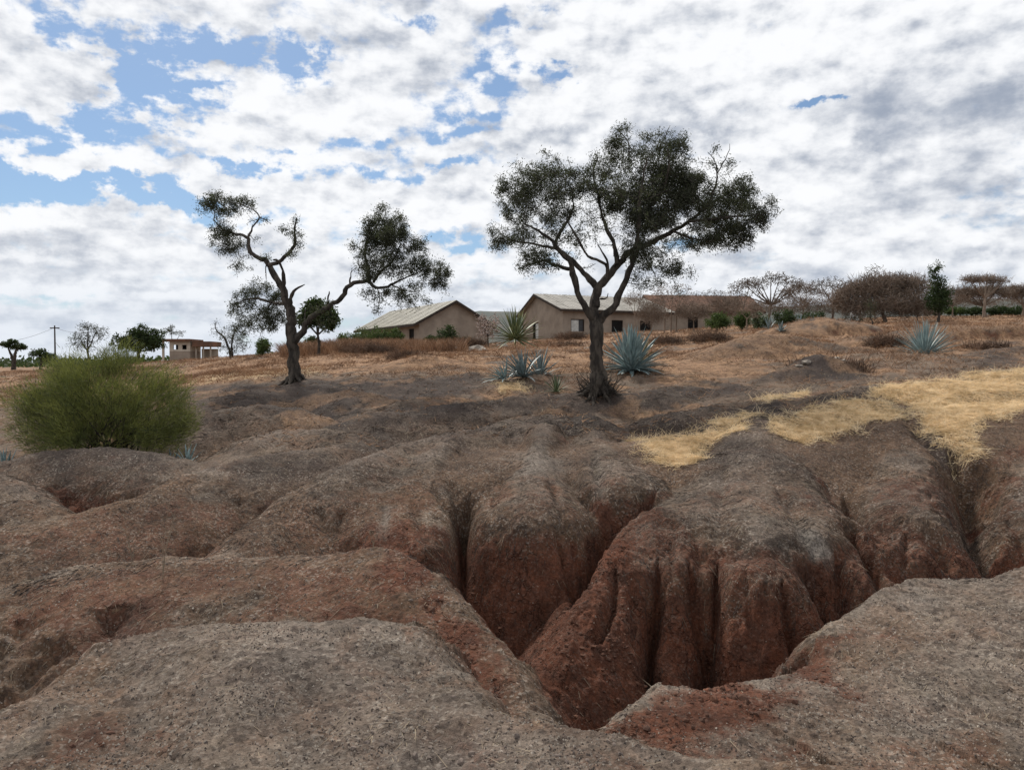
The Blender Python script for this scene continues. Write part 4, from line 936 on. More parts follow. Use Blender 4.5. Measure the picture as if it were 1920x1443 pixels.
acacia(1785, 545, 44, 14, 66, 'low bare acacia between the narrow dark tree and the slanting flat top', 600, 'brown_twig', 3, .07, 4)
acacia(1330, 550, 50, 12, 76, 'faint bare acacia rising behind the rusty roof', 500, 'bare_twig', 0, .07, 4)
bg_tree('bare_tree', 'tall thin bare tree rising above the brown dome tree', 'tree', 1640, 62, [(1640,508,22,16,0,1),(1628,516,14,12,0,.6),(1655,518,12,10,0,.6)], 120, None, 0, .1, bare, tr=.09, tip=.018, rmax=.025, tmat='bare_twig', twmat='bare_twig', up=.5)
bg_tree('dark_tree', 'narrow dark leafy tree right of the brown dome tree', 'tree', 1757, 47, [(1752,508,11,16,0,.6),(1758,535,17,18,0,.9),(1758,562,24,22,0,1.3),(1770,550,16,14,0,.6)], 330, 'leaf_dark', 15, .13, bare, tr=.10, tip=.010, rmax=.03, spread=.09)
acacia(1842, 524, 46, 4, 60, 'flat-topped bare acacia with a thin slanting top layer at right', 700, 'brown_twig', 3, .13, 4)
acacia(1850, 546, 62, 11, 63, 'low bare acacia spreading beneath the slanting flat top at right', 1300, 'brown_twig', 5, .13, 5)
acacia(1915, 544, 42, 13, 66, 'brown bare acacia cut by the right edge of the photo', 900, 'brown_twig', 5, .13, 3)
bg_tree('bare_tree', 'bare twiggy tree with several pale stems in front of the brown roof', 'tree', 1258, 50, [(1240,548,24,22,0,1),(1275,550,26,20,0,1),(1255,575,34,20,0,.6)], 900, None, 0, .1, bare, tr=.06, tip=.013, rmax=.02, tmat='brown_twig', twmat='brown_twig',
        trunks=[[(1246,618,0),(1247,585,0),(1243,556,0)],[(1258,618,0),(1259,585,0),(1262,556,0)],[(1268,618,.2),(1270,585,.2),(1278,560,.2)]])
bg_tree('bare_tree', 'bare brown tree with slanting stems in front of the right end of the brown roof', 'tree', 1400, 44, [(1385,575,22,18,0,1),(1415,580,20,18,0,1)], 600, None, 0, .1, bare, tr=.06, tip=.013, rmax=.02, tmat='brown_twig', twmat='brown_twig')
bg_tree('sapling', 'dark stemmed sapling on the slope in front of the brown dome tree', 'tree', 1632, 40, [(1632,572,12,14,0,1),(1630,590,8,12,0,1)], 60, 'leaf_olive', 8, .08, bare, tr=.05, tip=.008, rmax=.02)
bg_tree('sapling', 'small leafless pale sapling on the slope left of the large round agave', 'sapling', 1634, 24, [(1634,632,16,12,0,1),(1634,645,10,8,0,.6)], 46, None, 0, .05, 'bare saplings', tr=.02, tip=.004, rmax=.01, tmat='bare_twig', twmat='bare_twig')
bg_tree('sapling', 'dry weed stalk standing at the top edge of the straw slope at right', 'weed', 1812, 15.5, [(1812,674,7,14,0,1)], 26, None, 0, .05, 'bare saplings', tr=.008, tip=.003, rmax=.006, tmat='brown_twig', twmat='brown_twig', step=.1)
bg_tree('sapling', 'dry weed stalk on the slope just below the large round agave', 'weed', 1750, 16.5, [(1750,684,6,9,0,1)], 20, None, 0, .05, 'bare saplings', tr=.008, tip=.003, rmax=.006, tmat='brown_twig', twmat='brown_twig', step=.1)
sg_ = 'brown scrub bushes along the right ridge'
for (px, py, rx, ry, Y, lab, nn_) in [(1222,585,26,26,48,'brown scrub bush covering the right end of the tin-roofed house',700),(1300,582,34,18,49,'brown scrub bush against the middle of the rusty roof',600),
    (1360,572,30,20,50,'brown scrub bush rising over the right part of the rusty roof',600),(1440,575,40,18,57,'brown scrub bush under the widest bare acacia',600),(1505,572,34,20,58,'grey-brown scrub bush between the widest acacia and the thin acacia',600),
    (1560,572,34,20,57,'brown scrub bush at the left foot of the dome tree',600),(1720,580,40,18,54,'brown scrub bush at the right foot of the dome tree',600),(1800,562,36,16,72,'pale brown scrub bush right of the narrow dark tree',450),(1880,562,44,16,73,'brown scrub bush near the right edge under the acacias',500),
    (1190,560,22,14,58,'wispy bare bush above the tin roof, right of the trunk',200)]:
    bg_tree('scrub_bush', lab, 'scrub', px, Y, [(px, py, rx, ry, 0, 1), (px - rx*.5, py + 3, rx*.6, ry*.8, .4, .7), (px + rx*.55, py + 1, rx*.5, ry*.9, -.4, .7)], nn_, 'brown_twig', 4, .12, sg_, tr=.05, tip=.010, rmax=.02, tmat='brown_twig', twmat='brown_twig', spread=.12, step=.3)
# dead red-brown brush on the slope
dg = 'dead brush clumps on the slope'
for (px, py, rx, ry, Y, lab) in [(800,680,40,14,24,'wide clump of dead red-brown brush on the slope below the left house'),(690,650,40,12,34,'dead grassy brush right of the gnarled trunk'),(760,668,26,9,28,'small dead brush clump left of the widest one below the left house'),
     (1400,652,46,14,23.5,'dead dark brush on the brown heap right of the big agave'),(1490,655,34,10,23,'dead brush clump at the right side of the brown heap'),(1330,632,30,9,30,'low dead brush on the slope under the brown-roofed building'),
     (1530,690,40,12,17.8,'dead dark brush on the black heap above the straw slope'),(1590,695,30,9,17.4,'dead brush on the right flank of the black heap'),(1660,640,26,12,24,'dark dead brush left of the large round agave'),
     (880,640,26,9,40,'dead brush in front of the pale flowering shrub'),(1060,650,30,10,32,'dead brush at the foot of the right house, left of the trunk'),(1250,640,24,9,30,'dead brush right of the dark green rosette'),
     (1850,655,34,8,22,'dark dead brush at the right edge above the straw slope'),(1070,598+30,26,10,45,'brown dead brush below the curtained window of the right house')]:
    bg_tree('dead_brush', lab, 'brush', px, Y, [(px, py + ry*.3, rx, ry*.6, 0, 1), (px - rx*.8, py + ry*.5, rx*.7, ry*.4, .4, .7), (px + rx*.8, py + ry*.5, rx*.7, ry*.4, -.4, .7)], 520, 'brush', 6, .09, dg, tr=.014, tip=.005, rmax=.010, tmat='brush', twmat='brush', spread=.08, step=.2)

# ------------------------------------------------------------------ buildings
def box(V, Fq, o, ex, ey, ez):
    o, ex, ey, ez = map(np.asarray, (o, ex, ey, ez)); b = len(V)
    for k in range(8): V.append(o + (k & 1) * ex + ((k >> 1) & 1) * ey + ((k >> 2) & 1) * ez)
    for f in ((0,2,3,1),(4,5,7,6),(0,1,5,4),(2,6,7,3),(0,4,6,2),(1,3,7,5)): Fq.append([b + i for i in f])
def part(name, boxes, mat, root, base):
    V, Fq = [], []
    for bx_ in boxes: box(V, Fq, *bx_)
    V = np.array(V) - base
    return add_mesh(name, V, Fq, [M[mat]], root, smooth=False)
M['plaster'] = mat_var('mud_plaster', (.31, .255, .205), (.225, .182, .145), 1.2, .95, 6, .01, lo=.3, hi=.7)
M['plaster_pale'] = mat_var('pale_plaster', (.50, .45, .38), (.36, .31, .25), 1.0, .9, 5, .01)
M['tin'] = mat_var('weathered_tin', (.27, .25, .19), (.17, .155, .115), .7, .55, 6, spec=.4, stretch=(1, 1, 3))
M['tin_grey'] = mat_var('grey_tin', (.36, .335, .29), (.22, .20, .17), 1.6, .5, 6, spec=.4)
M['rust_roof'] = mat_var('rusty_roof', (.165, .088, .058), (.100, .058, .042), 1.0, .9, 5)
M['wood_dark'] = mat_var('dark_wood', (.050, .036, .028), (.030, .022, .018), 3, .8)
M['void'] = mat_var('unlit_room', (.012, .011, .010), (.009, .008, .008), 2, .9)  # near-black colour stands in for the shade inside rooms
M['curtain'] = mat_var('curtain', (.55, .55, .52), (.42, .42, .40), 5, .9)
M['glass'] = mat_var('window_glass', (.05, .055, .06), (.04, .04, .045), 2, .15, spec=.6)
UP = np.array((0, 0, 1.))
def wall_run(o, d, L, h, th, n, openings):
    """boxes of a wall along d with inward normal n, openings (x0,x1,z0,z1)"""
    out = []; x = 0.0
    for (a, b_, z0, z1) in sorted(openings):
        out.append((o + d * x, d * (a - x), n * th, UP * h))
        if z0 > 0.01: out.append((o + d * a, d * (b_ - a), n * th, UP * z0))
        out.append((o + d * a + UP * z1, d * (b_ - a), n * th, UP * (h - z1))); x = b_
    out.append((o + d * x, d * (L - x), n * th, UP * h)); return out
def house(name, label, o, ld, gd, L, W, h, rise, zb, roofm, wallm, win_long, win_gable, apex=.5, sheets=10, over=.45, curtain=None, gable_side=0):
    """o: near corner on the ground, ld: long direction, gd: gable direction (both unit, horizontal)"""
    o = np.array((o[0], o[1], zb)); root = empty(name, o); tag(root, label, 'house', 'houses on the ridge')
    nl = gd; ng = ld; H = h
    bxs = wall_run(o, ld, L, H, .2, nl, win_long)
    part('wall', bxs, wallm, root, o)
    part('wall', wall_run(o + nl * .203, gd, W - .206, H, .2, ng, win_gable), wallm, root, o)
    part('wall', [(o + gd * (W - .2), ld * L, gd * .2, UP * H)], wallm, root, o)
    part('wall', [(o + ld * (L - .2) + gd * .203, ld * .197, gd * (W - .406), UP * H)], wallm, root, o)
    # gable triangles
    for off in (0, L - .2):
        a = o + ld * off + UP * (H + .002); V = []
        for e in (0, .2):
            V += [a + ld * e, a + ld * e + gd * W, a + ld * e + gd * W * apex + UP * rise]
        Vv = np.array(V) - o; Fq = [(0, 1, 2, 2), (3, 5, 4, 4), (0, 3, 4, 1), (1, 4, 5, 2), (2, 5, 3, 0)]
        me = bpy.data.meshes.new('gable'); me.from_pydata([tuple(v) for v in Vv], [], [(0, 1, 2), (3, 5, 4), (0, 3, 4, 1), (1, 4, 5, 2), (2, 5, 3, 0)]); me.materials.append(M[wallm])
        ob = bpy.data.objects.new('gable', me); C.objects.link(ob); ob.parent = root
    ridge_p = o + gd * W * apex + UP * (H + rise + .06)
    roof = empty('roof', (0, 0, 0)); roof.parent = root
    for sgn in (-1, 1):
        eave = o + UP * (H + .03) if sgn < 0 else o + gd * W + UP * (H + .03)
        sl = (eave - ridge_p); sl = sl * (1 + over / np.linalg.norm(sl)); wS = (L + .8) / sheets
        for k in range(sheets):
            V, Fq = [], []
            a = ridge_p - ld * .4 + ld * (k * wS + .008) + UP * (.012 * (k % 2))
            nr = 6 if sgn < 0 else 2
            for j in range(nr):
                w0 = (wS - .016) / nr
                box(V, Fq, a + ld * (j * w0), ld * (w0 - .0), sl, UP * (.035 if j % 2 else .055))
            ob = add_mesh('roof_sheet', np.array(V) - o, Fq, [M[roofm]], roof, smooth=False)
        part('fascia', [(ridge_p + sl - UP * .16 - ld * .4, ld * (L + .8), (-gd if sgn < 0 else gd) * .04, UP * .17)], 'wood_dark', root, o)
        part('bargeboard', [(ridge_p - ld * .43 - UP * .17, sl, ld * .028, UP * .19)], 'wood_dark', root, o)
    for wl, d, n_, s in ((win_long, ld, nl, o), (win_gable, gd, ng, o + nl * .203)):
        for i, (a, b_, z0, z1) in enumerate(wl):
            door = z0 < .1; fr = empty('door' if door else 'window', (0, 0, 0)); fr.parent = root
            t = .06; q = s + d * a + UP * z0; w = b_ - a; hh = z1 - z0
            part('frame', [(q + n_ * .03, d * t, n_ * .10, UP * hh), (q + d * (w - t) + n_ * .03, d * t, n_ * .10, UP * hh),
                 (q + d * t + n_ * .03 + UP * (hh - t), d * (w - 2 * t), n_ * .10, UP * t)], 'wood_dark', fr, o)
            part('pane' if not door else 'panel', [(q + d * t + n_ * .09, d * (w - 2 * t), n_ * .02, UP * (hh - t))], 'void' if door or i != curtain else 'glass', fr, o)  # interior shade put into the colour of dark panes and door panels
            if i == curtain: part('curtain', [(q + d * t + n_ * .07, d * (w * .55), n_ * .018, UP * (hh - t - .02))], 'curtain', fr, o)
            if not door: part('sill', [(q - d * .08 - UP * .08 - n_ * .06, d * (w + .16), n_ * .25, UP * .078)], wallm, fr, o)
    return root
th = R(24.4); ld = np.array((math.cos(th), math.sin(th), 0)); gd = np.array((-math.sin(th), math.cos(th), 0))
cR = P(1055, 628, 62); zb = 1.4
house('house', 'brown plastered house with a pale grey tin roof, behind the trunk of the spreading tree', cR, ld, gd, 10.4, 7.6, 4.39 - zb, 1.42, zb, 'tin_grey', 'plaster',
      [(.75, 2.0, 1.15, 2.15), (4.6, 5.7, 1.15, 2.15), (7.4, 8.5, 1.15, 2.15)], [(4.2, 5.3, 0.02, 2.05)], apex=.60, sheets=12, curtain=0)
ld2 = np.array((-.48, .877, 0)); gd2 = np.array((.877, .48, 0)); cL = P(786, 650, 55); zb = .3
house('house', 'brown plastered house with a dull tan roof and a wide blank gable, left of centre', cL, ld2, gd2, 13.5, 5.5, 3.0 - zb, 1.45, zb, 'tin', 'plaster',
      [(1.0, 2.0, .02, 2.2), (3.6, 4.6, 1.2, 2.1), (8, 9, 1.2, 2.1)], [], apex=.5, sheets=14, over=.6)
th3 = R(8); ld3 = np.array((math.cos(th3), math.sin(th3), 0)); gd3 = np.array((-math.sin(th3), math.cos(th3), 0)); c3 = P(1232, 612, 72); zb = 2.0
house('house', 'long low house with a rusty brown roof behind bare trees, right of the spreading tree', c3, ld3, gd3, 10.2, 6, 5.0 - zb, 1.5, zb, 'rust_roof', 'plaster',
      [(3.0, 4.0, .02, 2.3), (6.0, 7.0, 1.2, 2.2)], [], sheets=9)
def ruin():
    Y = 92; o = P(318, 678, Y); o[2] = ground(o[0], o[1]) - .3; root = empty('unfinished_building', o)
    tag(root, 'small unfinished building with flat slab roof and two dark window holes', 'building')
    k = Y / F; zt = P(318, 640, Y)[2] - o[2]; X = np.array((1., 0, 0)); YY = np.array((0, 1., 0))
    part('lower_wall', wall_run(o, X, 2.45, zt * .58, .2, YY, []) + [(o + YY * .203, X * .2, YY * 3, UP * zt * .58), (o + YY * .203 + X * 2.25, X * .2, YY * 3, UP * zt * .58)], 'plaster', root, o)
    part('upper_wall', wall_run(o + UP * (zt * .58 + .003), X, 2.45, zt * .42, .2, YY, [(.45, 1.05, .2, .75), (1.5, 2.05, .2, .75)]) + [(o + X * 2.25 + YY * .203 + UP * (zt * .58 + .003), X * .2, YY * 3, UP * zt * .42)], 'plaster_pale', root, o)
    part('roof_slab', [(o + X * -1.1 - YY * .5 + UP * (zt + .01), X * 3.7, YY * 4.2, UP * .28)], 'rust_roof', root, o)
    part('post', [(o - X * .9, X * .22, YY * .22, UP * zt)], 'plaster_pale', root, o)
    w = o + X * 2.7 + YY * .6
    part('wing_roof', [(w + UP * zt * .78 - YY * .6, X * 2.2, YY * 3.5, UP * .62)], 'rust_roof', root, o)
    for i in range(3): part('post', [(w + X * (.15 + i * .87), X * .14, YY * .14, UP * zt * .775)], 'plaster_pale', root, o)
    part('wing_wall', [(w + X * .02 + YY * 2.2, X * 2.0, YY * .15, UP * zt * .7)], 'plaster_pale', root, o)
    part('shade_sheet', [(o + X * .25 + YY * 1.2 + UP * .1, X * 1.9, YY * .1, UP * (zt - .15))], 'void', root, o)  # thin near-black sheet paints the shade behind the window holes
ruin()
def tent():
    b = groundpx(1597, 62); zt = P(1597, 580, 62)[2] - b[2]; zt = max(zt, .8); w = .42
    me = bpy.data.meshes.new('tent'); me.from_pydata([(-w, -w, 0), (w, -w, 0), (w, w, 0), (-w, w, 0), (0, 0, zt), (0, 0, zt * .96)], [], [(0, 1, 4), (1, 2, 4), (2, 3, 4), (3, 0, 4), (0, 3, 2, 1)])
    me.materials.append(M['curtain']); ob = bpy.data.objects.new('tent', me); C.objects.link(ob); ob.location = b
    tag(ob, 'tiny white pointed tent beside the bare brown dome tree', 'tent')
tent()
def wires():
    Y = 150; b = groundpx(104, Y); zt = P(104, 610, Y)[2]; root = empty('utility_pole', b); tag(root, 'thin wooden utility pole against the sky at far left', 'utility pole')
    V, Fq = tubes([(np.array([(0, 0, -.5), (0, 0, (zt - b[2]) * .5), (0, 0, zt - b[2])]), [.17, .15, .12])], 8); add_mesh('pole', V, Fq, [M['wood_dark']], root)
    part('crossarm', [(b + np.array((-.9, -.1, zt - b[2] - .6)), np.array((1.8, 0, 0)), np.array((0, .2, 0)), UP * .2)], 'wood_dark', root, b)
    for nm, lab, e, s in (('power_line', 'thin sagging wire running left from the utility pole', P(-120, 640, 120), 1.6), ('power_line', 'thin sagging wire running right from the utility pole', P(190, 618, 190), 1.0)):
        a = b + np.array((0, 0, zt - b[2] - .4)); t = np.linspace(0, 1, 14)[:, None]; p = a * (1 - t) + e * t; p[:, 2] -= 4 * s * (t * (1 - t))[:, 0]
        V, Fq = tubes([(p, [.022] * 14)], 4); ob = add_mesh(nm, V, Fq, [M['wood_dark']]); tag(ob, lab, 'wire')
wires()

# ------------------------------------------------------------------ far hills and woods
def hills():
    prof = [(640,684),(690,672),(760,645),(840,592),(900,582),(960,584),(1100,587),(1300,578),(1500,573),(1700,562),(1920,558),(2300,556),(2900,575),(3600,680)]
    xs = np.interp(np.linspace(0, 1, 260), np.linspace(0, 1, len(prof)), [p[0] for p in prof]); ys = np.interp(xs, [p[0] for p in prof], [p[1] for p in prof])
    rowsV = []; n = 24
    for j in range(n):
        t = j / (n - 1); Y = 2200 + t * 1600; row = []
        for i, (a, b) in enumerate(zip(xs, ys)):
            x = (a - CX) / F * 3000; top_ = (HOR - b) / F * 3000 
            s = math.sin(min(t / .55, 1) * math.pi / 2) ** 1.5 if t < .55 else math.cos((t - .55) / .45 * math.pi / 2) ** .8
            row.append((x, Y, top_ * s - 6 * (1 - s)))
        rowsV.append(row)
    V = np.array(rowsV, float); V[:, :, 2] += (9 * fbm(V[:, :, 0], V[:, :, 1], 1 / 300, 4)) * np.clip(V[:, :, 2] / 60, 0, 1)
    idx = np.arange(n * 260).reshape(n, 260); Fh = np.stack([idx[:-1, :-1], idx[:-1, 1:], idx[1:, 1:], idx[1:, :-1]], -1).reshape(-1, 4)
    M['hill'] = mat_var('hill_scrub', (.075, .088, .082), (.11, .108, .095), .012, .95, 6)
    tag(add_mesh('hills', V, Fh, [M['hill']]), kind='structure')
    pts = []
    for k in range(7000):
        px = random.uniform(-500, 330); Y = random.uniform(230, 420); x = (px - CX) / F * Y
        h = 2.6 + 1.6 * float(gnoise(np.array([x / 9]), np.array([Y / 30]))[0]); pts.append((x, Y, ground(x, Y) + random.random() ** .7 * max(h, .8)))
    V, Fq = kites(np.array(pts), 1.3, 1.0); tag(add_mesh('far_woods', V, Fq, [M['leaf_dark']], smooth=False), kind='stuff')
hills()

# ------------------------------------------------------------------ ground cover
def scatter(n, y0, y1, u0=-.78, u1=.78):
    u = rng.uniform(u0, u1, n); y = np.exp(rng.uniform(math.log(y0), math.log(y1), n)); return u * y, y
def gz(x, y): return samp(Z, x, y)
# gravel and flakes on the crust
x, y = scatter(150000, 2.3, 10.5); m = samp(RED, x, y); cl_ = fbm(x, y, 1.6, 4, .65); pl = samp(PALE, x, y); st = samp(STRAW, x, y)
keep = (rng.random(len(x)) < np.clip(.16 + .75 * cl_ + pl * .8, .03, 1) * (1 - .8 * np.clip(m, 0, 1))) & (st < .6)
x, y = x[keep], y[keep]; z = gz(x, y); n = len(x)
s = rng.uniform(.0028, .0085, n) * (1 + .5 * (rng.random(n) < .06)); T = np.array([(1, 0, -.3), (-.5, .87, -.3), (-.5, -.87, -.3), (.1, .1, .65)])
rot = rng.uniform(0, 6.28, n); c, sn = np.cos(rot), np.sin(rot); tt = T[None] * s[:, None, None] * rng.uniform(.7, 1.4, (n, 4, 1))
V = np.stack([tt[..., 0]*c[:, None] - tt[..., 1]*sn[:, None] + x[:, None], tt[..., 0]*sn[:, None] + tt[..., 1]*c[:, None] + y[:, None], tt[..., 2] + z[:, None] + .001], -1).reshape(-1, 3)
a = np.arange(n)[:, None, None] * 4; Fg = (a + np.array([(0, 1, 3), (1, 2, 3), (2, 0, 3)])[None]).reshape(-1, 3)
tag(add_mesh('gravel', V, Fg, [M['pebble_pale'], M['pebble_dark']], smooth=False, matidx=np.repeat((rng.random(n) < .42).astype(int), 3)), kind='stuff')
# loose soil clods on the banks and in the gully
def clods(name, x, y, r, mat):
    n = len(x); ph = (1 + 5 ** .5) / 2
    iv = np.array([(-1,ph,0),(1,ph,0),(-1,-ph,0),(1,-ph,0),(0,-1,ph),(0,1,ph),(0,-1,-ph),(0,1,-ph),(ph,0,-1),(ph,0,1),(-ph,0,-1),(-ph,0,1)]) / 1.9
    ff = np.array([(0,11,5),(0,5,1),(0,1,7),(0,7,10),(0,10,11),(1,5,9),(5,11,4),(11,10,2),(10,7,6),(7,1,8),(3,9,4),(3,4,2),(3,2,6),(3,6,8),(3,8,9),(4,9,5),(2,4,11),(6,2,10),(8,6,7),(9,8,1)])
    v = iv[None] * r[:, None, None] * rng.uniform(.6, 1.3, (n, 12, 1)) * rng.uniform(.6, 1.3, (n, 1, 3)); v[..., 2] *= .75
    a = rng.uniform(0, 6.28, n)[:, None]; c, sn = np.cos(a), np.sin(a)
    V = np.stack([v[..., 0]*c - v[..., 1]*sn + x[:, None], v[..., 0]*sn + v[..., 1]*c + y[:, None], v[..., 2] + (gz(x, y) + r * .1)[:, None]], -1).reshape(-1, 3)
    F3 = (np.arange(n)[:, None, None] * 12 + ff[None]).reshape(-1, 3)
    return tag(add_mesh(name, V, F3, [M[mat]], smooth=False), kind='stuff')
M['clod'] = mat_var('soil_clod', (.125, .060, .038), (.070, .038, .027), 9, .95, 4)
M['clod_grey'] = mat_var('crust_clod', (.19, .15, .125), (.11, .088, .076), 9, .95, 4)
x, y = scatter(26000, 3.0, 9.5); m = samp(RED, x, y); gs = np.abs(gz(x, y + .08) - gz(x, y - .08)) / .16
keep = (rng.random(len(x)) < np.clip(m * .55 + fbm(x, y, 1.4, 3), 0, 1) * np.clip(1.3 - gs * .5, .15, 1)) & (m > .6); x, y = x[keep], y[keep]
clods('soil_clods', x, y, np.minimum(.004 + rng.exponential(.004, len(x)) + .010 * (samp(RED, x, y) > .9) * rng.random(len(x)), .035), 'clod')
x, y = scatter(26000, 2.4, 13); keep = (rng.random(len(x)) < np.clip(.10 + .6 * fbm(x + 4, y, 1.1, 4), 0, 1)) & (samp(RED, x, y) < .6); x, y = x[keep], y[keep]
clods('crust_clods', x, y, np.minimum(.004 + rng.exponential(.003, len(x)), .016), 'clod_grey')
# matted straw
def grass(name, x, y, L, W, lean, up, mat, segs=2, flow=None, zo=0.0):
    n = len(x); z = gz(x, y) + zo; b = np.stack([x, y, z], 1); eps = .05
    gx = (gz(x + eps, y) - gz(x - eps, y)) / (2 * eps); gy = (gz(x, y + eps) - gz(x, y - eps)) / (2 * eps)
    a = rng.uniform(0, 6.28, n) if flow is None else flow + rng.normal(size=n) * .6
    d = np.stack([np.cos(a) * lean, np.sin(a) * lean, np.full(n, up)], 1) + rng.normal(size=(n, 3)) * .15
    d[:, 2] += d[:, 0] * gx + d[:, 1] * gy; d /= np.linalg.norm(d, axis=1)[:, None]
    V, Fq = blades(b, d, L, W, np.stack([np.cos(a) * .25, np.sin(a) * .25, np.full(n, -.28)], 1), segs)
    return tag(add_mesh(name, V, Fq, [M[mat]], smooth=False), kind='stuff')
x, y = scatter(420000, 9.0, 17, -.25, .75); keep = samp(STRAW, x, y) * (1 + .55 * fbm(x, y, 1.8, 4, .65)) > rng.uniform(.06, .85, len(x)); x, y = x[keep], y[keep]
fl = 4.4 + 2.2 * fbm(x, y, .8, 3)
grass('straw_grass', x, y, rng.uniform(.06, .15, len(x)), .0065, 1.0, .6, 'straw', 2, fl)
x, y = scatter(60000, 9.0, 17, -.25, .75); sv = samp(STRAW, x, y); keep = (sv > .12) & (rng.random(len(x)) < .30); x, y = x[keep], y[keep]
grass('standing_straw', x, y, rng.uniform(.10, .26, len(x)), .0055, .45, 1.0, 'straw', 2)
# fibres lying on the crust of the banks
x, y = scatter(150000, 2.4, 14); m = samp(RED, x, y); cl_ = fbm(x + 50, y, 1.3, 4, .6); st = samp(STRAW, x, y)
keep = (rng.random(len(x)) < np.clip(.22 + .9 * cl_, .02, 1) * (1 - np.clip(m, 0, 1) * .9) * np.clip((y - 2) / 7, .15, 1)); x, y = x[keep], y[keep]
e_ = .12; fl = np.arctan2(-(gz(x, y + e_) - gz(x, y - e_)), -(gz(x + e_, y) - gz(x - e_, y)))
grass('dead_grass_fibres', x, y, rng.uniform(.03, .12, len(x)), .0042, 1.0, .10, 'fibre', 1, fl, .002)
x, y = scatter(90000, 5.5, 15); m = samp(RED, x, y); cl_ = fbm(x + 90, y, 1.1, 4, .6); fl = np.arctan2(-(gz(x, y + e_) - gz(x, y - e_)), -(gz(x + e_, y) - gz(x - e_, y)))
keep = (rng.random(len(x)) < np.clip(.3 + 1.2 * cl_, .02, 1) * (1 - np.clip(m, 0, 1) * .8)); x, y, fl = x[keep], y[keep], fl[keep]
grass('dark_dead_grass_fibres', x, y, rng.uniform(.04, .14, len(x)), .006, 1.0, .10, 'dark_fibre', 1, fl, .002)
# red-brown dry grass over the upper slope
x, y = scatter(330000, 15.5, 75); mm = fbm(x, y, .35, 4, .6) + .25 * fbm(x, y, 2, 2); dk = samp(DARK, x, y)
keep = (mm > .02) & (rng.random(len(x)) < 1 - dk * .95) & (rng.random(len(x)) < np.clip((y - 15) / 10, .1, 1)); x, y, mm = x[keep], y[keep], mm[keep]
grass('dry_grass', x, y, rng.uniform(.06, .22, len(x)) * np.clip(.6 + mm * 1.6, .5, 1.6), np.clip(y * .0006, .012, .03), .5, 1.0, 'rust_grass', 1)
# tall dry grass on the rise between the gnarled tree and the left house
x, y = scatter(16000, 36, 52, -.30, -.06); keep = fbm(x, y, .4, 3) > -.25; x, y = x[keep], y[keep]
grass('tall_dry_grass', x, y, rng.uniform(.5, 1.05, len(x)), .03, .25, 1.0, 'rust_grass', 2)
# pale straw litter strip on the slope at left and small tufts
for q, mt, wd in ((30000, 'fibre', .009), (42000, 'dark_fibre', .012), (12000, 'rust_grass', .014)):
    x, y = scatter(q, 11, 24); keep = fbm(x + wd * 900, y, 1.0, 4, .65) > .05; x, y = x[keep], y[keep]
    grass('ground_litter', x, y, rng.uniform(.03, .16, len(x)), wd, 1.0, .18 if mt != 'rust_grass' else .8, mt, 1, None, .002)
x, y = scatter(40000, 12, 30, -.75, .75); keep = (samp(STRAW, x, y) > .45) & (x / y < -.1); x, y = x[keep], y[keep]
if len(x): grass('straw_litter', x, y, rng.uniform(.08, .2, len(x)), .012, 1.0, .3, 'straw', 1)
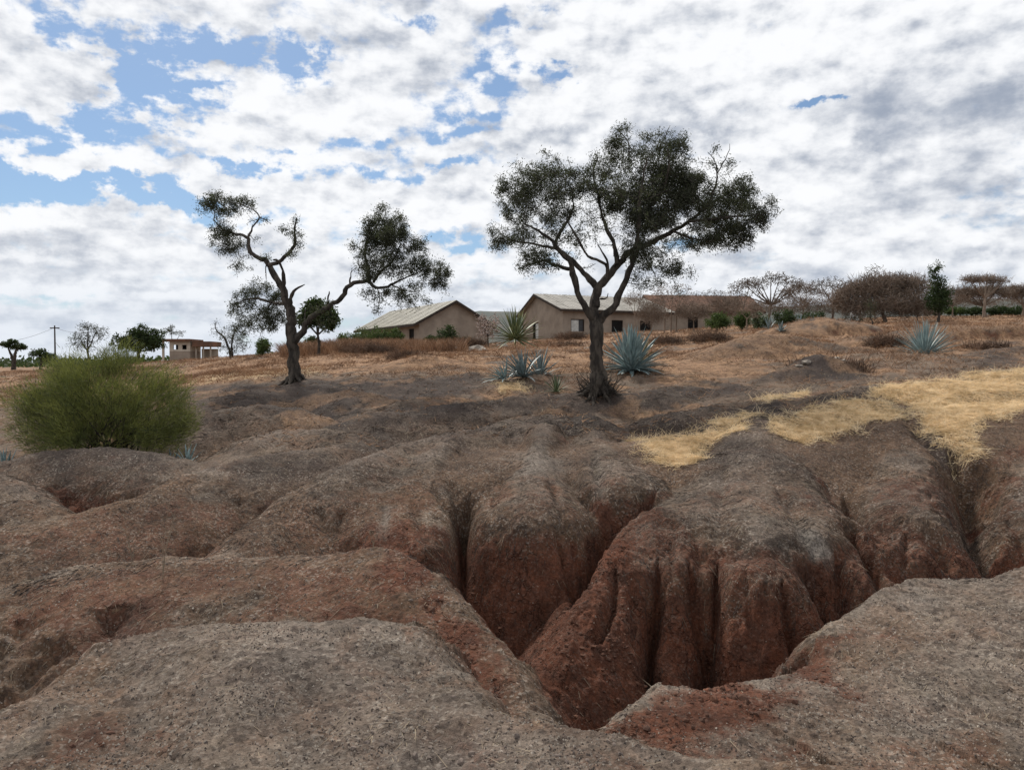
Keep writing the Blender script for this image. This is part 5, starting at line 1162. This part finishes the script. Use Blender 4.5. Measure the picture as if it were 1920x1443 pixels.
# dry stalks in front of the left banks
def stalks(px, py, h, n, label):
    b = hit(px, py); root = empty('dry_weed', b); tag(root, label, 'weed', 'dry weeds on the near hump'); pp = []
    for k in range(n):
        a = random.uniform(0, 6.28); l = h * random.uniform(.6, 1.1); dx, dy = math.cos(a) * l * .22, math.sin(a) * l * .1
        p, r = smooth_path([(0, 0, -.02), (dx * .3, dy * .3, l * .5), (dx, dy, l)], [.0022, .0016, .0008], .05, .5); pp.append((p, r))
        for j in range(5):
            i = random.randint(len(p) // 3, len(p) - 1); e = p[i] + np.array((random.uniform(-.05, .05), random.uniform(-.03, .03), random.uniform(.02, .07))); pp.append((np.array([p[i], (p[i] + e) / 2 + (0, 0, .004), e]), [.0012, .001, .0006]))
    V, Fq = tubes(pp, 3); add_mesh('stalks', V, Fq, [M['fibre']], root)
stalks(248, 1060, .42, 5, 'thin dry weed stalks at the left crest of the brown hump')
stalks(305, 1085, .60, 5, 'taller thin dry weed stalks on the straw-strewn top of the brown hump')
stalks(700, 1012+20, .12, 3, 'tiny dry weed at the right crest of the brown hump')
# loose stones
M['stone'] = mat_var('stone', (.36, .32, .27), (.22, .19, .16), 4, .9, 4)
def stone(px, py, Y, r, label):
    b = groundpx(px, Y) if Y else hit(px, py); V = []; ph = (1 + 5 ** .5) / 2
    vv = [(-1,ph,0),(1,ph,0),(-1,-ph,0),(1,-ph,0),(0,-1,ph),(0,1,ph),(0,-1,-ph),(0,1,-ph),(ph,0,-1),(ph,0,1),(-ph,0,-1),(-ph,0,1)]
    ff = [(0,11,5),(0,5,1),(0,1,7),(0,7,10),(0,10,11),(1,5,9),(5,11,4),(11,10,2),(10,7,6),(7,1,8),(3,9,4),(3,4,2),(3,2,6),(3,6,8),(3,8,9),(4,9,5),(2,4,11),(6,2,10),(8,6,7),(9,8,1)]
    vv = [tuple(c * r / 1.9 * random.uniform(.75, 1.2) * (1, .9, .55)[i] for i, c in enumerate(v)) for v in vv]
    me = bpy.data.meshes.new('stone'); me.from_pydata(vv, [], ff); me.materials.append(M['stone']); o = bpy.data.objects.new('stone', me); C.objects.link(o)
    o.location = (b[0], b[1], b[2] + r * .15); o.rotation_euler = (0, 0, random.uniform(0, 6)); tag(o, label, 'stone', 'loose pale stones')
for a in [(862,0,38,.35,'pale stone in front of the right corner of the left house gable'),(893,0,36,.45,'largest pale stone below the flowering shrub'),(905,0,35,.3,'smaller pale stone right beside the largest one below the flowering shrub'),
   (940,0,37,.3,'pale stone at the foot of the spiky yucca'),(1568,0,19.5,.10,'pale stone at the top of the black heap'),(1580,0,19,.12,'pale stone on the right shoulder of the black heap'),
   (1512,0,17.2,.12,'pale stone low on the front of the black heap'),(1498,0,17.0,.09,'small pale stone left of the one low on the black heap'),(690,0,20,.1,'small pale stone on the slope right of the gnarled trunk'),(1100,0,28,.14,'pale stone on the slope left of the spreading trunk')]: stone(*a)
